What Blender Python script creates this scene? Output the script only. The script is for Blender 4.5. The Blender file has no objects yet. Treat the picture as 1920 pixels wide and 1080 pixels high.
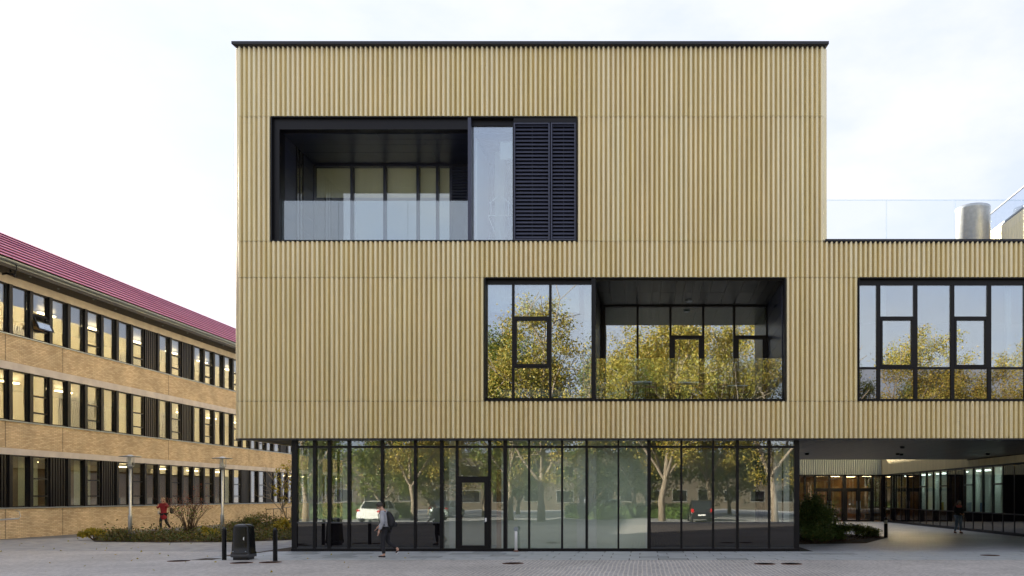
import bpy, bmesh, math, random
import numpy as np
from mathutils import Vector, Matrix
R = math.radians
random.seed(7); rng = np.random.default_rng(7)
sc = bpy.context.scene
C = sc.collection

# ------------------------------------------------------------------ camera, sky, sun, exposure
F, PX, PY, CH = 1500.0, 1210.0, 930.0, 1.85      # focal length and principal point in photo pixels, eye height
D = 26.4                                          # metres from the camera to the cladding
cam_d = bpy.data.cameras.new('Camera'); cam = bpy.data.objects.new('Camera', cam_d); C.objects.link(cam)
cam.location = (0, 0, CH); cam.rotation_euler = (R(90), 0, 0)
cam_d.sensor_width = 36; cam_d.lens = 36 * F / 1920
cam_d.shift_x = (960 - PX) / 1920; cam_d.shift_y = (PY - 540) / 1920
cam_d.clip_end = 3000; cam_d.clip_start = 0.1
sc.camera = cam
SUN_EL, SUN_AZ = 19.0, -45.0                      # azimuth from +Y, negative is to the left: behind the buildings
w = bpy.data.worlds.new('World'); sc.world = w; w.use_nodes = True
nt = w.node_tree; nt.nodes.clear()
def wn(t, **k):
    n = nt.nodes.new(t)
    for a, b in k.items(): setattr(n, a, b)
    return n
wo = wn('ShaderNodeOutputWorld'); wb = wn('ShaderNodeBackground'); sky = wn('ShaderNodeTexSky')
sky.sky_type = 'NISHITA'; sky.sun_disc = False
sky.sun_elevation = R(SUN_EL); sky.sun_rotation = R(SUN_AZ % 360); sky.air_density = 1.0; sky.dust_density = .5; sky.ozone_density = 1.0
tc = wn('ShaderNodeTexCoord'); mp = wn('ShaderNodeMapping'); mp.inputs['Scale'].default_value = (1, 1, 2.2)
nz = wn('ShaderNodeTexNoise'); nz.inputs['Scale'].default_value = 2.3; nz.inputs['Detail'].default_value = 9; nz.inputs['Roughness'].default_value = .58
rp = wn('ShaderNodeValToRGB'); rp.color_ramp.elements[0].position = .34; rp.color_ramp.elements[1].position = .66
rp.color_ramp.elements[0].color = (.95, .95, .95, 1); rp.color_ramp.elements[1].color = (1, 1, 1, 1)
mx = wn('ShaderNodeMix', data_type='RGBA')
rc = wn('ShaderNodeValToRGB'); rc.color_ramp.elements[0].position = .38; rc.color_ramp.elements[1].position = .62
rc.color_ramp.elements[0].color = (1.06, 1.16, 1.48, 1); rc.color_ramp.elements[1].color = (1.44, 1.46, 1.58, 1); nt.links.new(nz.outputs['Fac'], rc.inputs[0]); nt.links.new(rc.outputs[0], mx.inputs[7])
nt.links.new(tc.outputs['Generated'], mp.inputs['Vector']); nt.links.new(mp.outputs[0], nz.inputs['Vector'])
nt.links.new(nz.outputs['Fac'], rp.inputs[0]); nt.links.new(rp.outputs[0], mx.inputs[0]); nt.links.new(sky.outputs[0], mx.inputs[6])
nt.links.new(mx.outputs[2], wb.inputs[0]); wb.inputs[1].default_value = 0.1; nt.links.new(wb.outputs[0], wo.inputs[0])
sd = bpy.data.lights.new('Sun', 'SUN'); sd.energy = 2.7; sd.angle = R(.53); sd.color = (1, .9, .76)
so = bpy.data.objects.new('Sun', sd); C.objects.link(so)
sdir = Vector((math.sin(R(SUN_AZ)) * math.cos(R(SUN_EL)), math.cos(R(SUN_AZ)) * math.cos(R(SUN_EL)), math.sin(R(SUN_EL))))
so.rotation_euler = (-sdir).to_track_quat('-Z', 'Y').to_euler(); so.location = sdir * 60
sc.view_settings.view_transform = 'Standard'; sc.view_settings.look = 'None'; sc.view_settings.gamma = 1
sc.view_settings.exposure = 2.84
sc.render.engine = 'CYCLES'
sc.cycles.max_bounces = 10; sc.cycles.transparent_max_bounces = 16

# ------------------------------------------------------------------ helpers
def X(px, Y=D): return (px - PX) / F * Y
def Z(py, Y=D): return CH + (PY - py) / F * Y
def tag(o, label=None, cat=None, group=None, kind=None):
    if label: o['label'] = label
    if cat: o['category'] = cat
    if group: o['group'] = group
    if kind: o['kind'] = kind
    return o
def empty(name, loc=(0, 0, 0), rz=0):
    o = bpy.data.objects.new(name, None); C.objects.link(o); o.location = loc; o.rotation_euler = (0, 0, rz); o.empty_display_size = .2
    return o
def wloc(o):
    v = Vector((0, 0, 0))
    while o: v += o.location; o = o.parent
    return v
class MB:
    def __init__(s): s.v = []; s.f = []; s.sm = []
    def add(s, vs, fs, smooth=False):
        n = len(s.v); s.v += [tuple(v) for v in vs]; s.f += [tuple(i + n for i in f) for f in fs]; s.sm += [smooth] * len(fs); return s
    def box(s, x0, x1, y0, y1, z0, z1):
        return s.add([(x0,y0,z0),(x1,y0,z0),(x1,y1,z0),(x0,y1,z0),(x0,y0,z1),(x1,y0,z1),(x1,y1,z1),(x0,y1,z1)],
                     [(0,3,2,1),(4,5,6,7),(0,1,5,4),(1,2,6,5),(2,3,7,6),(3,0,4,7)])
    def obox(s, c, ax, ay, az, hx, hy, hz):
        c, ax, ay, az = map(Vector, (c, ax, ay, az))
        vs = [c + ax*hx*i + ay*hy*j + az*hz*k for k in (-1,1) for i, j in ((-1,-1),(1,-1),(1,1),(-1,1))]
        return s.add(vs, [(0,3,2,1),(4,5,6,7),(0,1,5,4),(1,2,6,5),(2,3,7,6),(3,0,4,7)])
    def bar(s, a, b, wd, up=(0, 0, 1), ht=None):
        a, b = Vector(a), Vector(b); d = b - a; L = d.length
        if L < 1e-6: return s
        d /= L; u = Vector(up)
        if abs(d.dot(u)) > .95: u = Vector((0, 1, 0))
        sx = d.cross(u).normalized(); u = sx.cross(d)
        return s.obox((a + b) / 2, d, sx, u, L / 2, wd / 2, (ht or wd) / 2)
    def ring(s, pts, rads, n=8, smooth=True, caps=True):
        pts = [Vector(p) for p in pts]; vs = []; pu = None
        for i, p in enumerate(pts):
            d = (pts[min(i+1, len(pts)-1)] - pts[max(i-1, 0)]).normalized()
            if pu is None:
                pu = Vector((1, 0, 0)) if abs(d.x) < .8 else Vector((0, 1, 0))
            u = (pu - d * pu.dot(d)).normalized(); pu = u; v = d.cross(u)
            for k in range(n):
                a = 2 * math.pi * k / n; vs.append(p + (u * math.cos(a) + v * math.sin(a)) * rads[i])
        fs = [(i*n+k, i*n+(k+1)%n, (i+1)*n+(k+1)%n, (i+1)*n+k) for i in range(len(pts)-1) for k in range(n)]
        s.add(vs, fs, smooth)
        if caps:
            m = len(s.v) - len(vs)
            s.f += [tuple(m + k for k in reversed(range(n))), tuple(m + (len(pts)-1)*n + k for k in range(n))]; s.sm += [False, False]
        return s
    def lathe(s, c, prof, n=20, smooth=True):
        cx, cy, cz = c
        return s.ring([(cx, cy, cz + z) for r, z in prof], [r for r, z in prof], n, smooth)
    def mesh(s, name, off=(0, 0, 0)):
        me = bpy.data.meshes.new(name); ox, oy, oz = off
        me.from_pydata([(x-ox, y-oy, z-oz) for x, y, z in s.v], [], s.f); me.update()
        me.polygons.foreach_set('use_smooth', s.sm)
        return me
    def build(s, name, m, parent=None, bevel=0):
        off = wloc(parent) if parent else Vector((0, 0, 0))
        o = link(name, s.mesh(name, off), m, parent)
        if bevel:
            b = o.modifiers.new('bevel', 'BEVEL'); b.width = bevel; b.segments = 2; b.limit_method = 'ANGLE'
        return o
def link(name, me, m=None, parent=None, loc=(0, 0, 0)):
    o = bpy.data.objects.new(name, me); C.objects.link(o); o.location = loc
    if m and not me.materials: me.materials.append(m)
    if parent: o.parent = parent
    return o
def struct(name, mb, m):
    return tag(mb.build(name, m), kind='structure')
def copy_tree(o, parent=None):
    c = o.copy(); C.objects.link(c); c.parent = parent
    for ch in list(o.children): copy_tree(ch, c)
    return c

# ------------------------------------------------------------------ materials
M = {}
def mat(name, col=(.5,.5,.5), rough=.6, metal=0.0, spec=.5):
    m = bpy.data.materials.new(name); m.use_nodes = True; n = m.node_tree
    b = n.nodes['Principled BSDF']; b.inputs['Base Color'].default_value = (*col, 1); b.inputs['Roughness'].default_value = rough
    b.inputs['Metallic'].default_value = metal; b.inputs['Specular IOR Level'].default_value = spec
    M[name] = m; return m, n, b
def nd(n, t, **k):
    x = n.nodes.new(t)
    for a, b in k.items():
        if a in x.inputs.keys() if hasattr(x.inputs, 'keys') else False: x.inputs[a].default_value = b
        else: setattr(x, a, b)
    return x
def noise_col(name, c1, c2, scale, rough=.6, metal=0, bump=0, detail=6, coord='Object', stretch=None, lo=.35, hi=.65, bscale=None, bdist=.01):
    m, n, b = mat(name, c1, rough, metal)
    t = nd(n, 'ShaderNodeTexCoord'); src = t.outputs[coord]
    if stretch:
        mpn = nd(n, 'ShaderNodeMapping'); mpn.inputs['Scale'].default_value = stretch; n.links.new(src, mpn.inputs[0]); src = mpn.outputs[0]
    z = nd(n, 'ShaderNodeTexNoise'); z.inputs['Scale'].default_value = scale; z.inputs['Detail'].default_value = detail
    n.links.new(src, z.inputs['Vector'])
    r = nd(n, 'ShaderNodeValToRGB'); r.color_ramp.elements[0].position = lo; r.color_ramp.elements[1].position = hi
    r.color_ramp.elements[0].color = (*c1, 1); r.color_ramp.elements[1].color = (*c2, 1)
    n.links.new(z.outputs['Fac'], r.inputs[0]); n.links.new(r.outputs[0], b.inputs['Base Color'])
    if bump:
        z2 = nd(n, 'ShaderNodeTexNoise'); z2.inputs['Scale'].default_value = bscale or scale * 4; z2.inputs['Detail'].default_value = 5
        n.links.new(src, z2.inputs['Vector'])
        bp = nd(n, 'ShaderNodeBump'); bp.inputs['Strength'].default_value = bump; bp.inputs['Distance'].default_value = bdist
        n.links.new(z2.outputs['Fac'], bp.inputs['Height']); n.links.new(bp.outputs[0], b.inputs['Normal'])
    return m
# gold cladding: tone shifts a little from rib to rib and sheet to sheet, streaks run down
def gold_mat():
    m, n, b = mat('gold', (.42, .31, .14), .38, .62); b.inputs['Coat Weight'].default_value = .35; b.inputs['Coat Roughness'].default_value = .35
    g = nd(n, 'ShaderNodeNewGeometry'); sx = nd(n, 'ShaderNodeSeparateXYZ'); n.links.new(g.outputs['Position'], sx.inputs[0])
    def snap(sock, off, inc):
        a = nd(n, 'ShaderNodeMath', operation='SUBTRACT'); a.inputs[1].default_value = off; n.links.new(sock, a.inputs[0])
        d = nd(n, 'ShaderNodeMath', operation='DIVIDE'); d.inputs[1].default_value = inc; n.links.new(a.outputs[0], d.inputs[0])
        f = nd(n, 'ShaderNodeMath', operation='FLOOR'); n.links.new(d.outputs[0], f.inputs[0]); return f.outputs[0]
    cx = snap(sx.outputs['X'], X(444), PITCH); cz = None
    for zj in (Z(752), Z(520), Z(452), Z(218)):
        gt_ = nd(n, 'ShaderNodeMath', operation='GREATER_THAN'); gt_.inputs[1].default_value = zj; n.links.new(sx.outputs['Z'], gt_.inputs[0])
        if cz is None: cz = gt_.outputs[0]
        else:
            ad_ = nd(n, 'ShaderNodeMath', operation='ADD'); n.links.new(cz, ad_.inputs[0]); n.links.new(gt_.outputs[0], ad_.inputs[1]); cz = ad_.outputs[0]
    cy = snap(sx.outputs['Y'], 20, 7)
    cb = nd(n, 'ShaderNodeCombineXYZ'); n.links.new(cx, cb.inputs[0]); n.links.new(cz, cb.inputs[1]); n.links.new(cy, cb.inputs[2])
    wnz = nd(n, 'ShaderNodeTexWhiteNoise', noise_dimensions='3D'); n.links.new(cb.outputs[0], wnz.inputs['Vector'])
    r = nd(n, 'ShaderNodeValToRGB'); e = r.color_ramp.elements
    e[0].position = .06; e[0].color = (.755, .645, .37, 1); e[1].position = 1; e[1].color = (.80, .71, .46, 1)
    q = e.new(.5); q.color = (.78, .67, .42, 1)
    n.links.new(wnz.outputs['Value'], r.inputs[0])
    mpn = nd(n, 'ShaderNodeMapping'); mpn.inputs['Scale'].default_value = (6, 6, .35); n.links.new(g.outputs['Position'], mpn.inputs[0])
    z = nd(n, 'ShaderNodeTexNoise'); z.inputs['Scale'].default_value = 1.2; z.inputs['Detail'].default_value = 7; n.links.new(mpn.outputs[0], z.inputs['Vector'])
    mr = nd(n, 'ShaderNodeMapRange'); mr.inputs[1].default_value = .3; mr.inputs[2].default_value = .7; mr.inputs[3].default_value = .92; mr.inputs[4].default_value = 1.06
    n.links.new(z.outputs['Fac'], mr.inputs[0])
    mu = nd(n, 'ShaderNodeMix', data_type='RGBA', blend_type='MULTIPLY'); mu.inputs[0].default_value = 1
    n.links.new(r.outputs[0], mu.inputs[6]); n.links.new(mr.outputs[0], mu.inputs[7])
    # perforation: rows of small holes
    v = nd(n, 'ShaderNodeTexVoronoi'); v.inputs['Scale'].default_value = 24; v.inputs['Randomness'].default_value = .12; n.links.new(g.outputs['Position'], v.inputs['Vector'])
    lt = nd(n, 'ShaderNodeMapRange'); lt.inputs[1].default_value = .22; lt.inputs[2].default_value = .30; lt.inputs[3].default_value = .62; lt.inputs[4].default_value = 1
    n.links.new(v.outputs['Distance'], lt.inputs[0])
    mu2 = nd(n, 'ShaderNodeMix', data_type='RGBA', blend_type='MULTIPLY'); mu2.inputs[0].default_value = 1
    n.links.new(mu.outputs[2], mu2.inputs[6]); n.links.new(lt.outputs[0], mu2.inputs[7])
    n.links.new(mu2.outputs[2], b.inputs['Base Color'])
    return m
NR = 121; PITCH = (X(1546) - X(444)) / NR
gold_mat()
def glass_mat(name, tint, base, gl=(1, 1, 1), wav=.02, wsc=.55, rough=0.0):
    m = bpy.data.materials.new(name); m.use_nodes = True; n = m.node_tree; n.nodes.clear()
    o = nd(n, 'ShaderNodeOutputMaterial'); t = nd(n, 'ShaderNodeBsdfTransparent'); t.inputs[0].default_value = (*tint, 1)
    g = nd(n, 'ShaderNodeBsdfGlossy'); g.inputs['Color'].default_value = (*gl, 1); g.inputs['Roughness'].default_value = rough
    lw = nd(n, 'ShaderNodeLayerWeight'); lw.inputs[0].default_value = .5; fr = nd(n, 'ShaderNodeMath', operation='POWER'); fr.inputs[1].default_value = 4.2; n.links.new(lw.outputs['Facing'], fr.inputs[0])
    mr = nd(n, 'ShaderNodeMapRange'); mr.inputs[1].default_value = 0; mr.inputs[2].default_value = 1; mr.inputs[3].default_value = base; mr.inputs[4].default_value = 1
    mxx = nd(n, 'ShaderNodeMixShader'); n.links.new(fr.outputs[0], mr.inputs[0]); n.links.new(mr.outputs[0], mxx.inputs[0])
    n.links.new(t.outputs[0], mxx.inputs[1]); n.links.new(g.outputs[0], mxx.inputs[2]); n.links.new(mxx.outputs[0], o.inputs[0])
    if wav:
        ge = nd(n, 'ShaderNodeNewGeometry'); z = nd(n, 'ShaderNodeTexNoise'); z.inputs['Scale'].default_value = wsc; z.inputs['Detail'].default_value = 1.5
        n.links.new(ge.outputs['Position'], z.inputs['Vector'])
        bp = nd(n, 'ShaderNodeBump'); bp.inputs['Strength'].default_value = 1; bp.inputs['Distance'].default_value = wav
        n.links.new(z.outputs['Fac'], bp.inputs['Height']); n.links.new(bp.outputs[0], g.inputs['Normal'])
    M[name] = m
glass_mat('glass', (.93, .96, .94), .17, (.97, 1, .99), .0035)
glass_mat('glass_upper', (.78, .86, .88), .34, (.94, .98, 1), .0035)
glass_mat('glass_narrow', (.86, .93, .95), .28, (.94, .98, 1), .0035)
glass_mat('glass_rail', (.90, .95, .96), .15, (.95, 1, 1), .003)
glass_mat('glass_side', (.84, .87, .90), .22, (1, 1, 1), 0)
glass_mat('glass_left', (.88, .92, .9), .15, (1, 1, 1), .0022, .8)
glass_mat('glass_clear', (.95, .97, .97), .05, (1, 1, 1), 0)
mat('black_glass', (.006, .005, .006), .02, 0, .9)
mat('black_glass_upper', (.012, .010, .011), .015, 0, 1.0)
M['black_glass_upper'].node_tree.nodes['Principled BSDF'].inputs['IOR'].default_value = 2.1
mat('black_metal', (.005, .0047, .0065), .40, 0, .28)
mat('coping', (.022, .023, .03), .4, .3)
noise_col('dark_panel', (.018, .021, .040), (.026, .030, .052), 2.5, .33)
noise_col('dark_board', (.014, .012, .011), (.022, .019, .017), 1.8, .42)
noise_col('soffit', (.012, .011, .011), (.020, .019, .018), 1.5, .38)
mat('louvre', (.05, .056, .09), .42, .2)
mat('shaded_cladding', (.36, .39, .36), .5, .2)  # greyed copy of the gold ribs, cool shade put into the colour
mat('backing', (.02, .017, .012), .8)
noise_col('white_wall', (.66, .68, .64), (.72, .73, .69), .8, .8)
noise_col('pale_wall', (.58, .63, .52), (.66, .70, .59), .6, .8)
mat('grey_floor', (.16, .16, .15), .35)
mat('ceiling', (.5, .51, .48), .8)
noise_col('blind_cream', (.80, .75, .54), (.86, .80, .60), 3, .8, stretch=(8, 8, .2))
noise_col('blind_olive', (.36, .34, .19), (.40, .375, .22), 3, .8)
noise_col('warm_wall', (.30, .20, .11), (.38, .26, .15), .7, .75)
noise_col('oak', (.30, .16, .07), (.40, .23, .11), 2.0, .5, stretch=(3, 3, .3))
noise_col('concrete', (.46, .42, .41), (.56, .52, .50), 1.6, .8, bump=.2)
mat('zinc', (.30, .34, .38), .42, .6)
noise_col('galvanized', (.42, .44, .46), (.52, .54, .56), 6, .42, .65)
noise_col('roof_red', (.50, .16, .27), (.60, .24, .36), .5, .6, detail=9)
M['roof_red'].node_tree.nodes['Principled BSDF'].inputs['Specular IOR Level'].default_value = .2
noise_col('fascia', (.024, .020, .018), (.036, .031, .028), 2, .6)
noise_col('soil', (.035, .024, .016), (.075, .05, .032), 9, .95, bump=.8, bdist=.03)
mat('black_plastic', (.005, .005, .006), .24, 0, .4)
mat('grey_plastic', (.05, .052, .058), .5)
noise_col('rust', (.14, .07, .045), (.22, .12, .085), 9, .8)
mat('white_paint', (.75, .75, .74), .4)
mat('sticker_blue', (.08, .16, .30), .5)
noise_col('bark', (.16, .12, .085), (.30, .25, .19), 5, .9, bump=.5, stretch=(3, 3, .6))
noise_col('twig', (.09, .06, .045), (.16, .11, .08), 8, .9)
mat('skin', (.55, .32, .23), .55)
noise_col('hoodie', (.34, .35, .39), (.42, .43, .47), 7, .9, bump=.4, bdist=.01)
noise_col('black_cloth', (.012, .012, .016), (.022, .022, .028), 8, .9)
noise_col('red_cloth', (.22, .012, .022), (.32, .02, .032), 6, .85, bump=.4, bdist=.01)
noise_col('denim', (.12, .18, .29), (.20, .27, .38), 8, .9)
mat('coral_cloth', (.62, .17, .14), .8)
mat('brown_leather', (.13, .05, .035), .5)
mat('hair_dark', (.025, .018, .012), .5)
mat('hair_blond', (.34, .22, .11), .5)
mat('hair_brown', (.13, .075, .045), .5)
mat('white_cloth', (.68, .66, .62), .9)
mat('car_white', (.72, .73, .70), .22)
mat('car_dark', (.012, .013, .018), .2)
mat('car_grey', (.30, .36, .34), .25, .3)
mat('car_glass', (.012, .015, .016), .04, 0, .8)
mat('tyre', (.018, .018, .018), .8)
mat('tail_red', (.5, .012, .016), .25)
mat('rim', (.5, .5, .52), .3, .8)
mat('plate', (.7, .7, .68), .5)
mat('teak', (.16, .085, .04), .6)
mat('table_blue', (.34, .42, .46), .45)
mat('screen_grey', (.05, .06, .06), .5)
def emit(name, col, st):
    m = bpy.data.materials.new(name); m.use_nodes = True; n = m.node_tree; n.nodes.clear()
    o = nd(n, 'ShaderNodeOutputMaterial'); e = nd(n, 'ShaderNodeEmission'); e.inputs[0].default_value = (*col, 1); e.inputs[1].default_value = st
    n.links.new(e.outputs[0], o.inputs[0]); M[name] = m
emit('lamp_warm', (1, .72, .38), 2)
emit('lamp_hall', (1, .66, .30), 2.5)
emit('lamp_cool', (.78, 1, .92), 1.2)
def leaf_mat(name, cols, rough=.55, trans=.35):
    m, n, b = mat(name, cols[0], rough)
    g = nd(n, 'ShaderNodeNewGeometry'); r = nd(n, 'ShaderNodeValToRGB'); e = r.color_ramp.elements
    e[0].color = (*cols[0], 1); e[1].color = (*cols[-1], 1)
    for i, c in enumerate(cols[1:-1]):
        q = e.new((i + 1) / (len(cols) - 1)); q.color = (*c, 1)
    n.links.new(g.outputs['Random Per Island'], r.inputs[0]); n.links.new(r.outputs[0], b.inputs['Base Color'])
    t = nd(n, 'ShaderNodeBsdfTranslucent'); n.links.new(r.outputs[0], t.inputs[0]); mxx = nd(n, 'ShaderNodeMixShader'); mxx.inputs[0].default_value = trans
    o = n.nodes['Material Output']; n.links.new(b.outputs[0], mxx.inputs[1]); n.links.new(t.outputs[0], mxx.inputs[2]); n.links.new(mxx.outputs[0], o.inputs[0])
leaf_mat('leaf_autumn', [(.19, .20, .04), (.36, .29, .05), (.48, .34, .06), (.24, .25, .04), (.42, .26, .04)])
leaf_mat('leaf_green', [(.05, .10, .015), (.12, .17, .02), (.20, .22, .03), (.08, .13, .02), (.33, .26, .03)])
leaf_mat('leaf_yellow', [(.30, .27, .03), (.42, .33, .03), (.25, .25, .03), (.48, .30, .03)])
leaf_mat('leaf_ever', [(.07, .13, .03), (.13, .20, .05), (.09, .15, .035), (.21, .22, .05)])
leaf_mat('leaf_bright', [(.06, .13, .015), (.10, .17, .02), (.07, .11, .015), (.14, .17, .02)])
leaf_mat('leaf_cover', [(.05, .075, .02), (.08, .11, .025), (.14, .10, .03), (.10, .14, .025), (.12, .055, .03), (.20, .18, .03)])
leaf_mat('leaf_red', [(.22, .05, .03), (.30, .09, .04), (.15, .04, .03)])
leaf_mat('leaf_litter', [(.12, .06, .025), (.08, .045, .022), (.16, .085, .03)])
def brick_mat():
    m, n, b = mat('brick', (.4, .28, .15), .85)
    t = nd(n, 'ShaderNodeNewGeometry'); s = nd(n, 'ShaderNodeSeparateXYZ'); n.links.new(t.outputs['Position'], s.inputs[0])
    c = nd(n, 'ShaderNodeCombineXYZ'); ad = nd(n, 'ShaderNodeMath', operation='ADD'); n.links.new(s.outputs['X'], ad.inputs[0]); n.links.new(s.outputs['Y'], ad.inputs[1])
    n.links.new(ad.outputs[0], c.inputs[0]); n.links.new(s.outputs['Z'], c.inputs[1])
    k = nd(n, 'ShaderNodeTexBrick'); k.inputs['Scale'].default_value = 1; k.inputs['Brick Width'].default_value = .24; k.inputs['Row Height'].default_value = .067
    k.inputs['Mortar Size'].default_value = .009; k.inputs['Mortar Smooth'].default_value = .3; k.inputs['Bias'].default_value = -.1
    k.inputs['Color1'].default_value = (.64, .51, .335, 1); k.inputs['Color2'].default_value = (.46, .335, .205, 1); k.inputs['Mortar'].default_value = (.33, .26, .18, 1)
    n.links.new(c.outputs[0], k.inputs['Vector'])
    z = nd(n, 'ShaderNodeTexNoise'); z.inputs['Scale'].default_value = .9; z.inputs['Detail'].default_value = 6; n.links.new(t.outputs['Position'], z.inputs['Vector'])
    mr = nd(n, 'ShaderNodeMapRange'); mr.inputs[1].default_value = .3; mr.inputs[2].default_value = .7; mr.inputs[3].default_value = .8; mr.inputs[4].default_value = 1.15; n.links.new(z.outputs['Fac'], mr.inputs[0])
    mu = nd(n, 'ShaderNodeMix', data_type='RGBA', blend_type='MULTIPLY'); mu.inputs[0].default_value = 1; n.links.new(k.outputs['Color'], mu.inputs[6]); n.links.new(mr.outputs[0], mu.inputs[7])
    n.links.new(mu.outputs[2], b.inputs['Base Color'])
    bp = nd(n, 'ShaderNodeBump', invert=True); bp.inputs['Strength'].default_value = .6; bp.inputs['Distance'].default_value = .012; n.links.new(k.outputs['Fac'], bp.inputs['Height']); n.links.new(bp.outputs[0], b.inputs['Normal'])
brick_mat()
def sett_mat(name, bw, bh, c1, c2, mo, mort=.014, rot=0, rough=.6, warp=.12, bd=.02):
    m, n, b = mat(name, c1, rough)
    t = nd(n, 'ShaderNodeNewGeometry'); mpn = nd(n, 'ShaderNodeMapping'); mpn.inputs['Rotation'].default_value = (0, 0, rot); n.links.new(t.outputs['Position'], mpn.inputs[0])
    z = nd(n, 'ShaderNodeTexNoise'); z.inputs['Scale'].default_value = .8; z.inputs['Detail'].default_value = 3; n.links.new(t.outputs['Position'], z.inputs['Vector'])
    sc_ = nd(n, 'ShaderNodeVectorMath', operation='SCALE'); sc_.inputs['Scale'].default_value = warp; n.links.new(z.outputs['Color'], sc_.inputs[0])
    ad = nd(n, 'ShaderNodeVectorMath', operation='ADD'); n.links.new(mpn.outputs[0], ad.inputs[0]); n.links.new(sc_.outputs[0], ad.inputs[1])
    k = nd(n, 'ShaderNodeTexBrick'); k.inputs['Scale'].default_value = 1; k.inputs['Brick Width'].default_value = bw; k.inputs['Row Height'].default_value = bh
    k.inputs['Mortar Size'].default_value = mort; k.inputs['Mortar Smooth'].default_value = .4
    k.inputs['Color1'].default_value = (*c1, 1); k.inputs['Color2'].default_value = (*c2, 1); k.inputs['Mortar'].default_value = (*mo, 1); n.links.new(ad.outputs[0], k.inputs['Vector'])
    z2 = nd(n, 'ShaderNodeTexNoise'); z2.inputs['Scale'].default_value = .35; z2.inputs['Detail'].default_value = 8; z2.inputs['Roughness'].default_value = .65; n.links.new(t.outputs['Position'], z2.inputs['Vector'])
    mr = nd(n, 'ShaderNodeMapRange'); mr.inputs[1].default_value = .3; mr.inputs[2].default_value = .7; mr.inputs[3].default_value = .78; mr.inputs[4].default_value = 1.18; n.links.new(z2.outputs['Fac'], mr.inputs[0])
    mu = nd(n, 'ShaderNodeMix', data_type='RGBA', blend_type='MULTIPLY'); mu.inputs[0].default_value = 1; n.links.new(k.outputs['Color'], mu.inputs[6]); n.links.new(mr.outputs[0], mu.inputs[7])
    n.links.new(mu.outputs[2], b.inputs['Base Color'])
    bp = nd(n, 'ShaderNodeBump', invert=True); bp.inputs['Strength'].default_value = .8; bp.inputs['Distance'].default_value = bd; n.links.new(k.outputs['Fac'], bp.inputs['Height']); n.links.new(bp.outputs[0], b.inputs['Normal'])
sett_mat('setts', .13, .11, (.22, .215, .23), (.42, .405, .41), (.56, .52, .47), .022, R(90), .62, .16)
sett_mat('court_paving', .5, .25, (.32, .33, .355), (.40, .41, .435), (.2, .2, .2), .010, 0, .5, .02, .008)
noise_col('asphalt', (.25, .25, .26), (.36, .36, .37), 2.2, .85, bump=.6, detail=12, bscale=55, bdist=.012)
noise_col('path', (.12, .12, .125), (.17, .17, .175), 1.2, .8, bump=.5, detail=9, bscale=60)
noise_col('slab', (.33, .35, .36), (.43, .45, .46), .9, .55, bump=.12, detail=7)
noise_col('slab_dark', (.23, .25, .26), (.31, .325, .33), .9, .55, bump=.12, detail=7)
noise_col('grass_far', (.04, .055, .015), (.08, .09, .025), .6, .95)
noise_col('far_brick', (.06, .05, .035), (.09, .07, .05), 1.2, .85)

# ------------------------------------------------------------------ setting: ground sheets
struct('ground', MB().box(-700, 700, -700, 900, -.5, -.012), M['asphalt'])
struct('cobbled_plaza', MB().add([(-60, 3, 0), (60, 3, 0), (60, 23.1, 0), (-60, 23.1, 0)], [(0, 1, 2, 3)]), M['setts'])
struct('cobbled_apron', MB().add([(-60, 23.1, -.0), (-13.15, 23.1, -.0), (-13.15, 26.5, -.0), (-26, 27.4, 0), (-60, 27.0, -.0)], [(0, 1, 2, 3, 4)]), M['setts'])
struct('courtyard_paving', MB().add([(5.62, 26.35, 0), (40, 26.35, 0), (40, 62, 0), (5.62, 62, 0)], [(0, 1, 2, 3)]), M['court_paving'])
def poly_sheet(name, pts, z, m):
    return struct(name, MB().add([(x, y, z) for x, y in pts], [tuple(range(len(pts)))]), m)
poly_sheet('footpath', [(-27.55, 33.5), (-25.2, 36.3), (-22.8, 44), (-20, 75), (-27.55, 75)], -.006, M['path'])
poly_sheet('planting_soil', [(-24.3, 35.0), (-22.3, 32.4), (-19, 31.9), (-16.6, 32.2), (-12.4, 36.0), (-11.9, 44), (-18.5, 60), (-22.0, 44)], -.002, M['soil'])
poly_sheet('gravel_strip', [(-12.85, 26.72), (-11.80, 26.72), (-11.80, 40), (-12.85, 40)], -.004, M['soil'])
poly_sheet('drain_strip', [(5.12, 26.72), (5.6, 26.72), (5.6, 30.0), (5.12, 30.0)], -.004, M['backing'])
# slabs in front of the glazing
sp = MB().add([(-13.1, 23.14, -.008), (27, 23.14, -.008), (27, 26.66, -.008), (-13.1, 26.66, -.008)], [(0, 1, 2, 3)]).build('slab_paving', M['soil']); tag(sp, kind='structure')
sm = []
for k in range(4):
    me = MB().box(-.418, .418, -.338, .338, -.03, 0).mesh('paving_slab'); me.materials.append(M['slab' if k < 3 else 'slab_dark']); sm.append(me)
for r_ in range(5):
    yy = 23.14 + .352 + r_ * .704
    for c_ in range(47):
        xx = -13.1 + .43 + c_ * .862 + (0 if r_ % 2 else -.3)
        if xx < -12.7 + (0 if r_ % 2 else .2): continue
        link('paving_slab', sm[0 if random.random() < .5 else random.randrange(4)], None, sp, (xx, yy, .002 + random.random() * .005))
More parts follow.
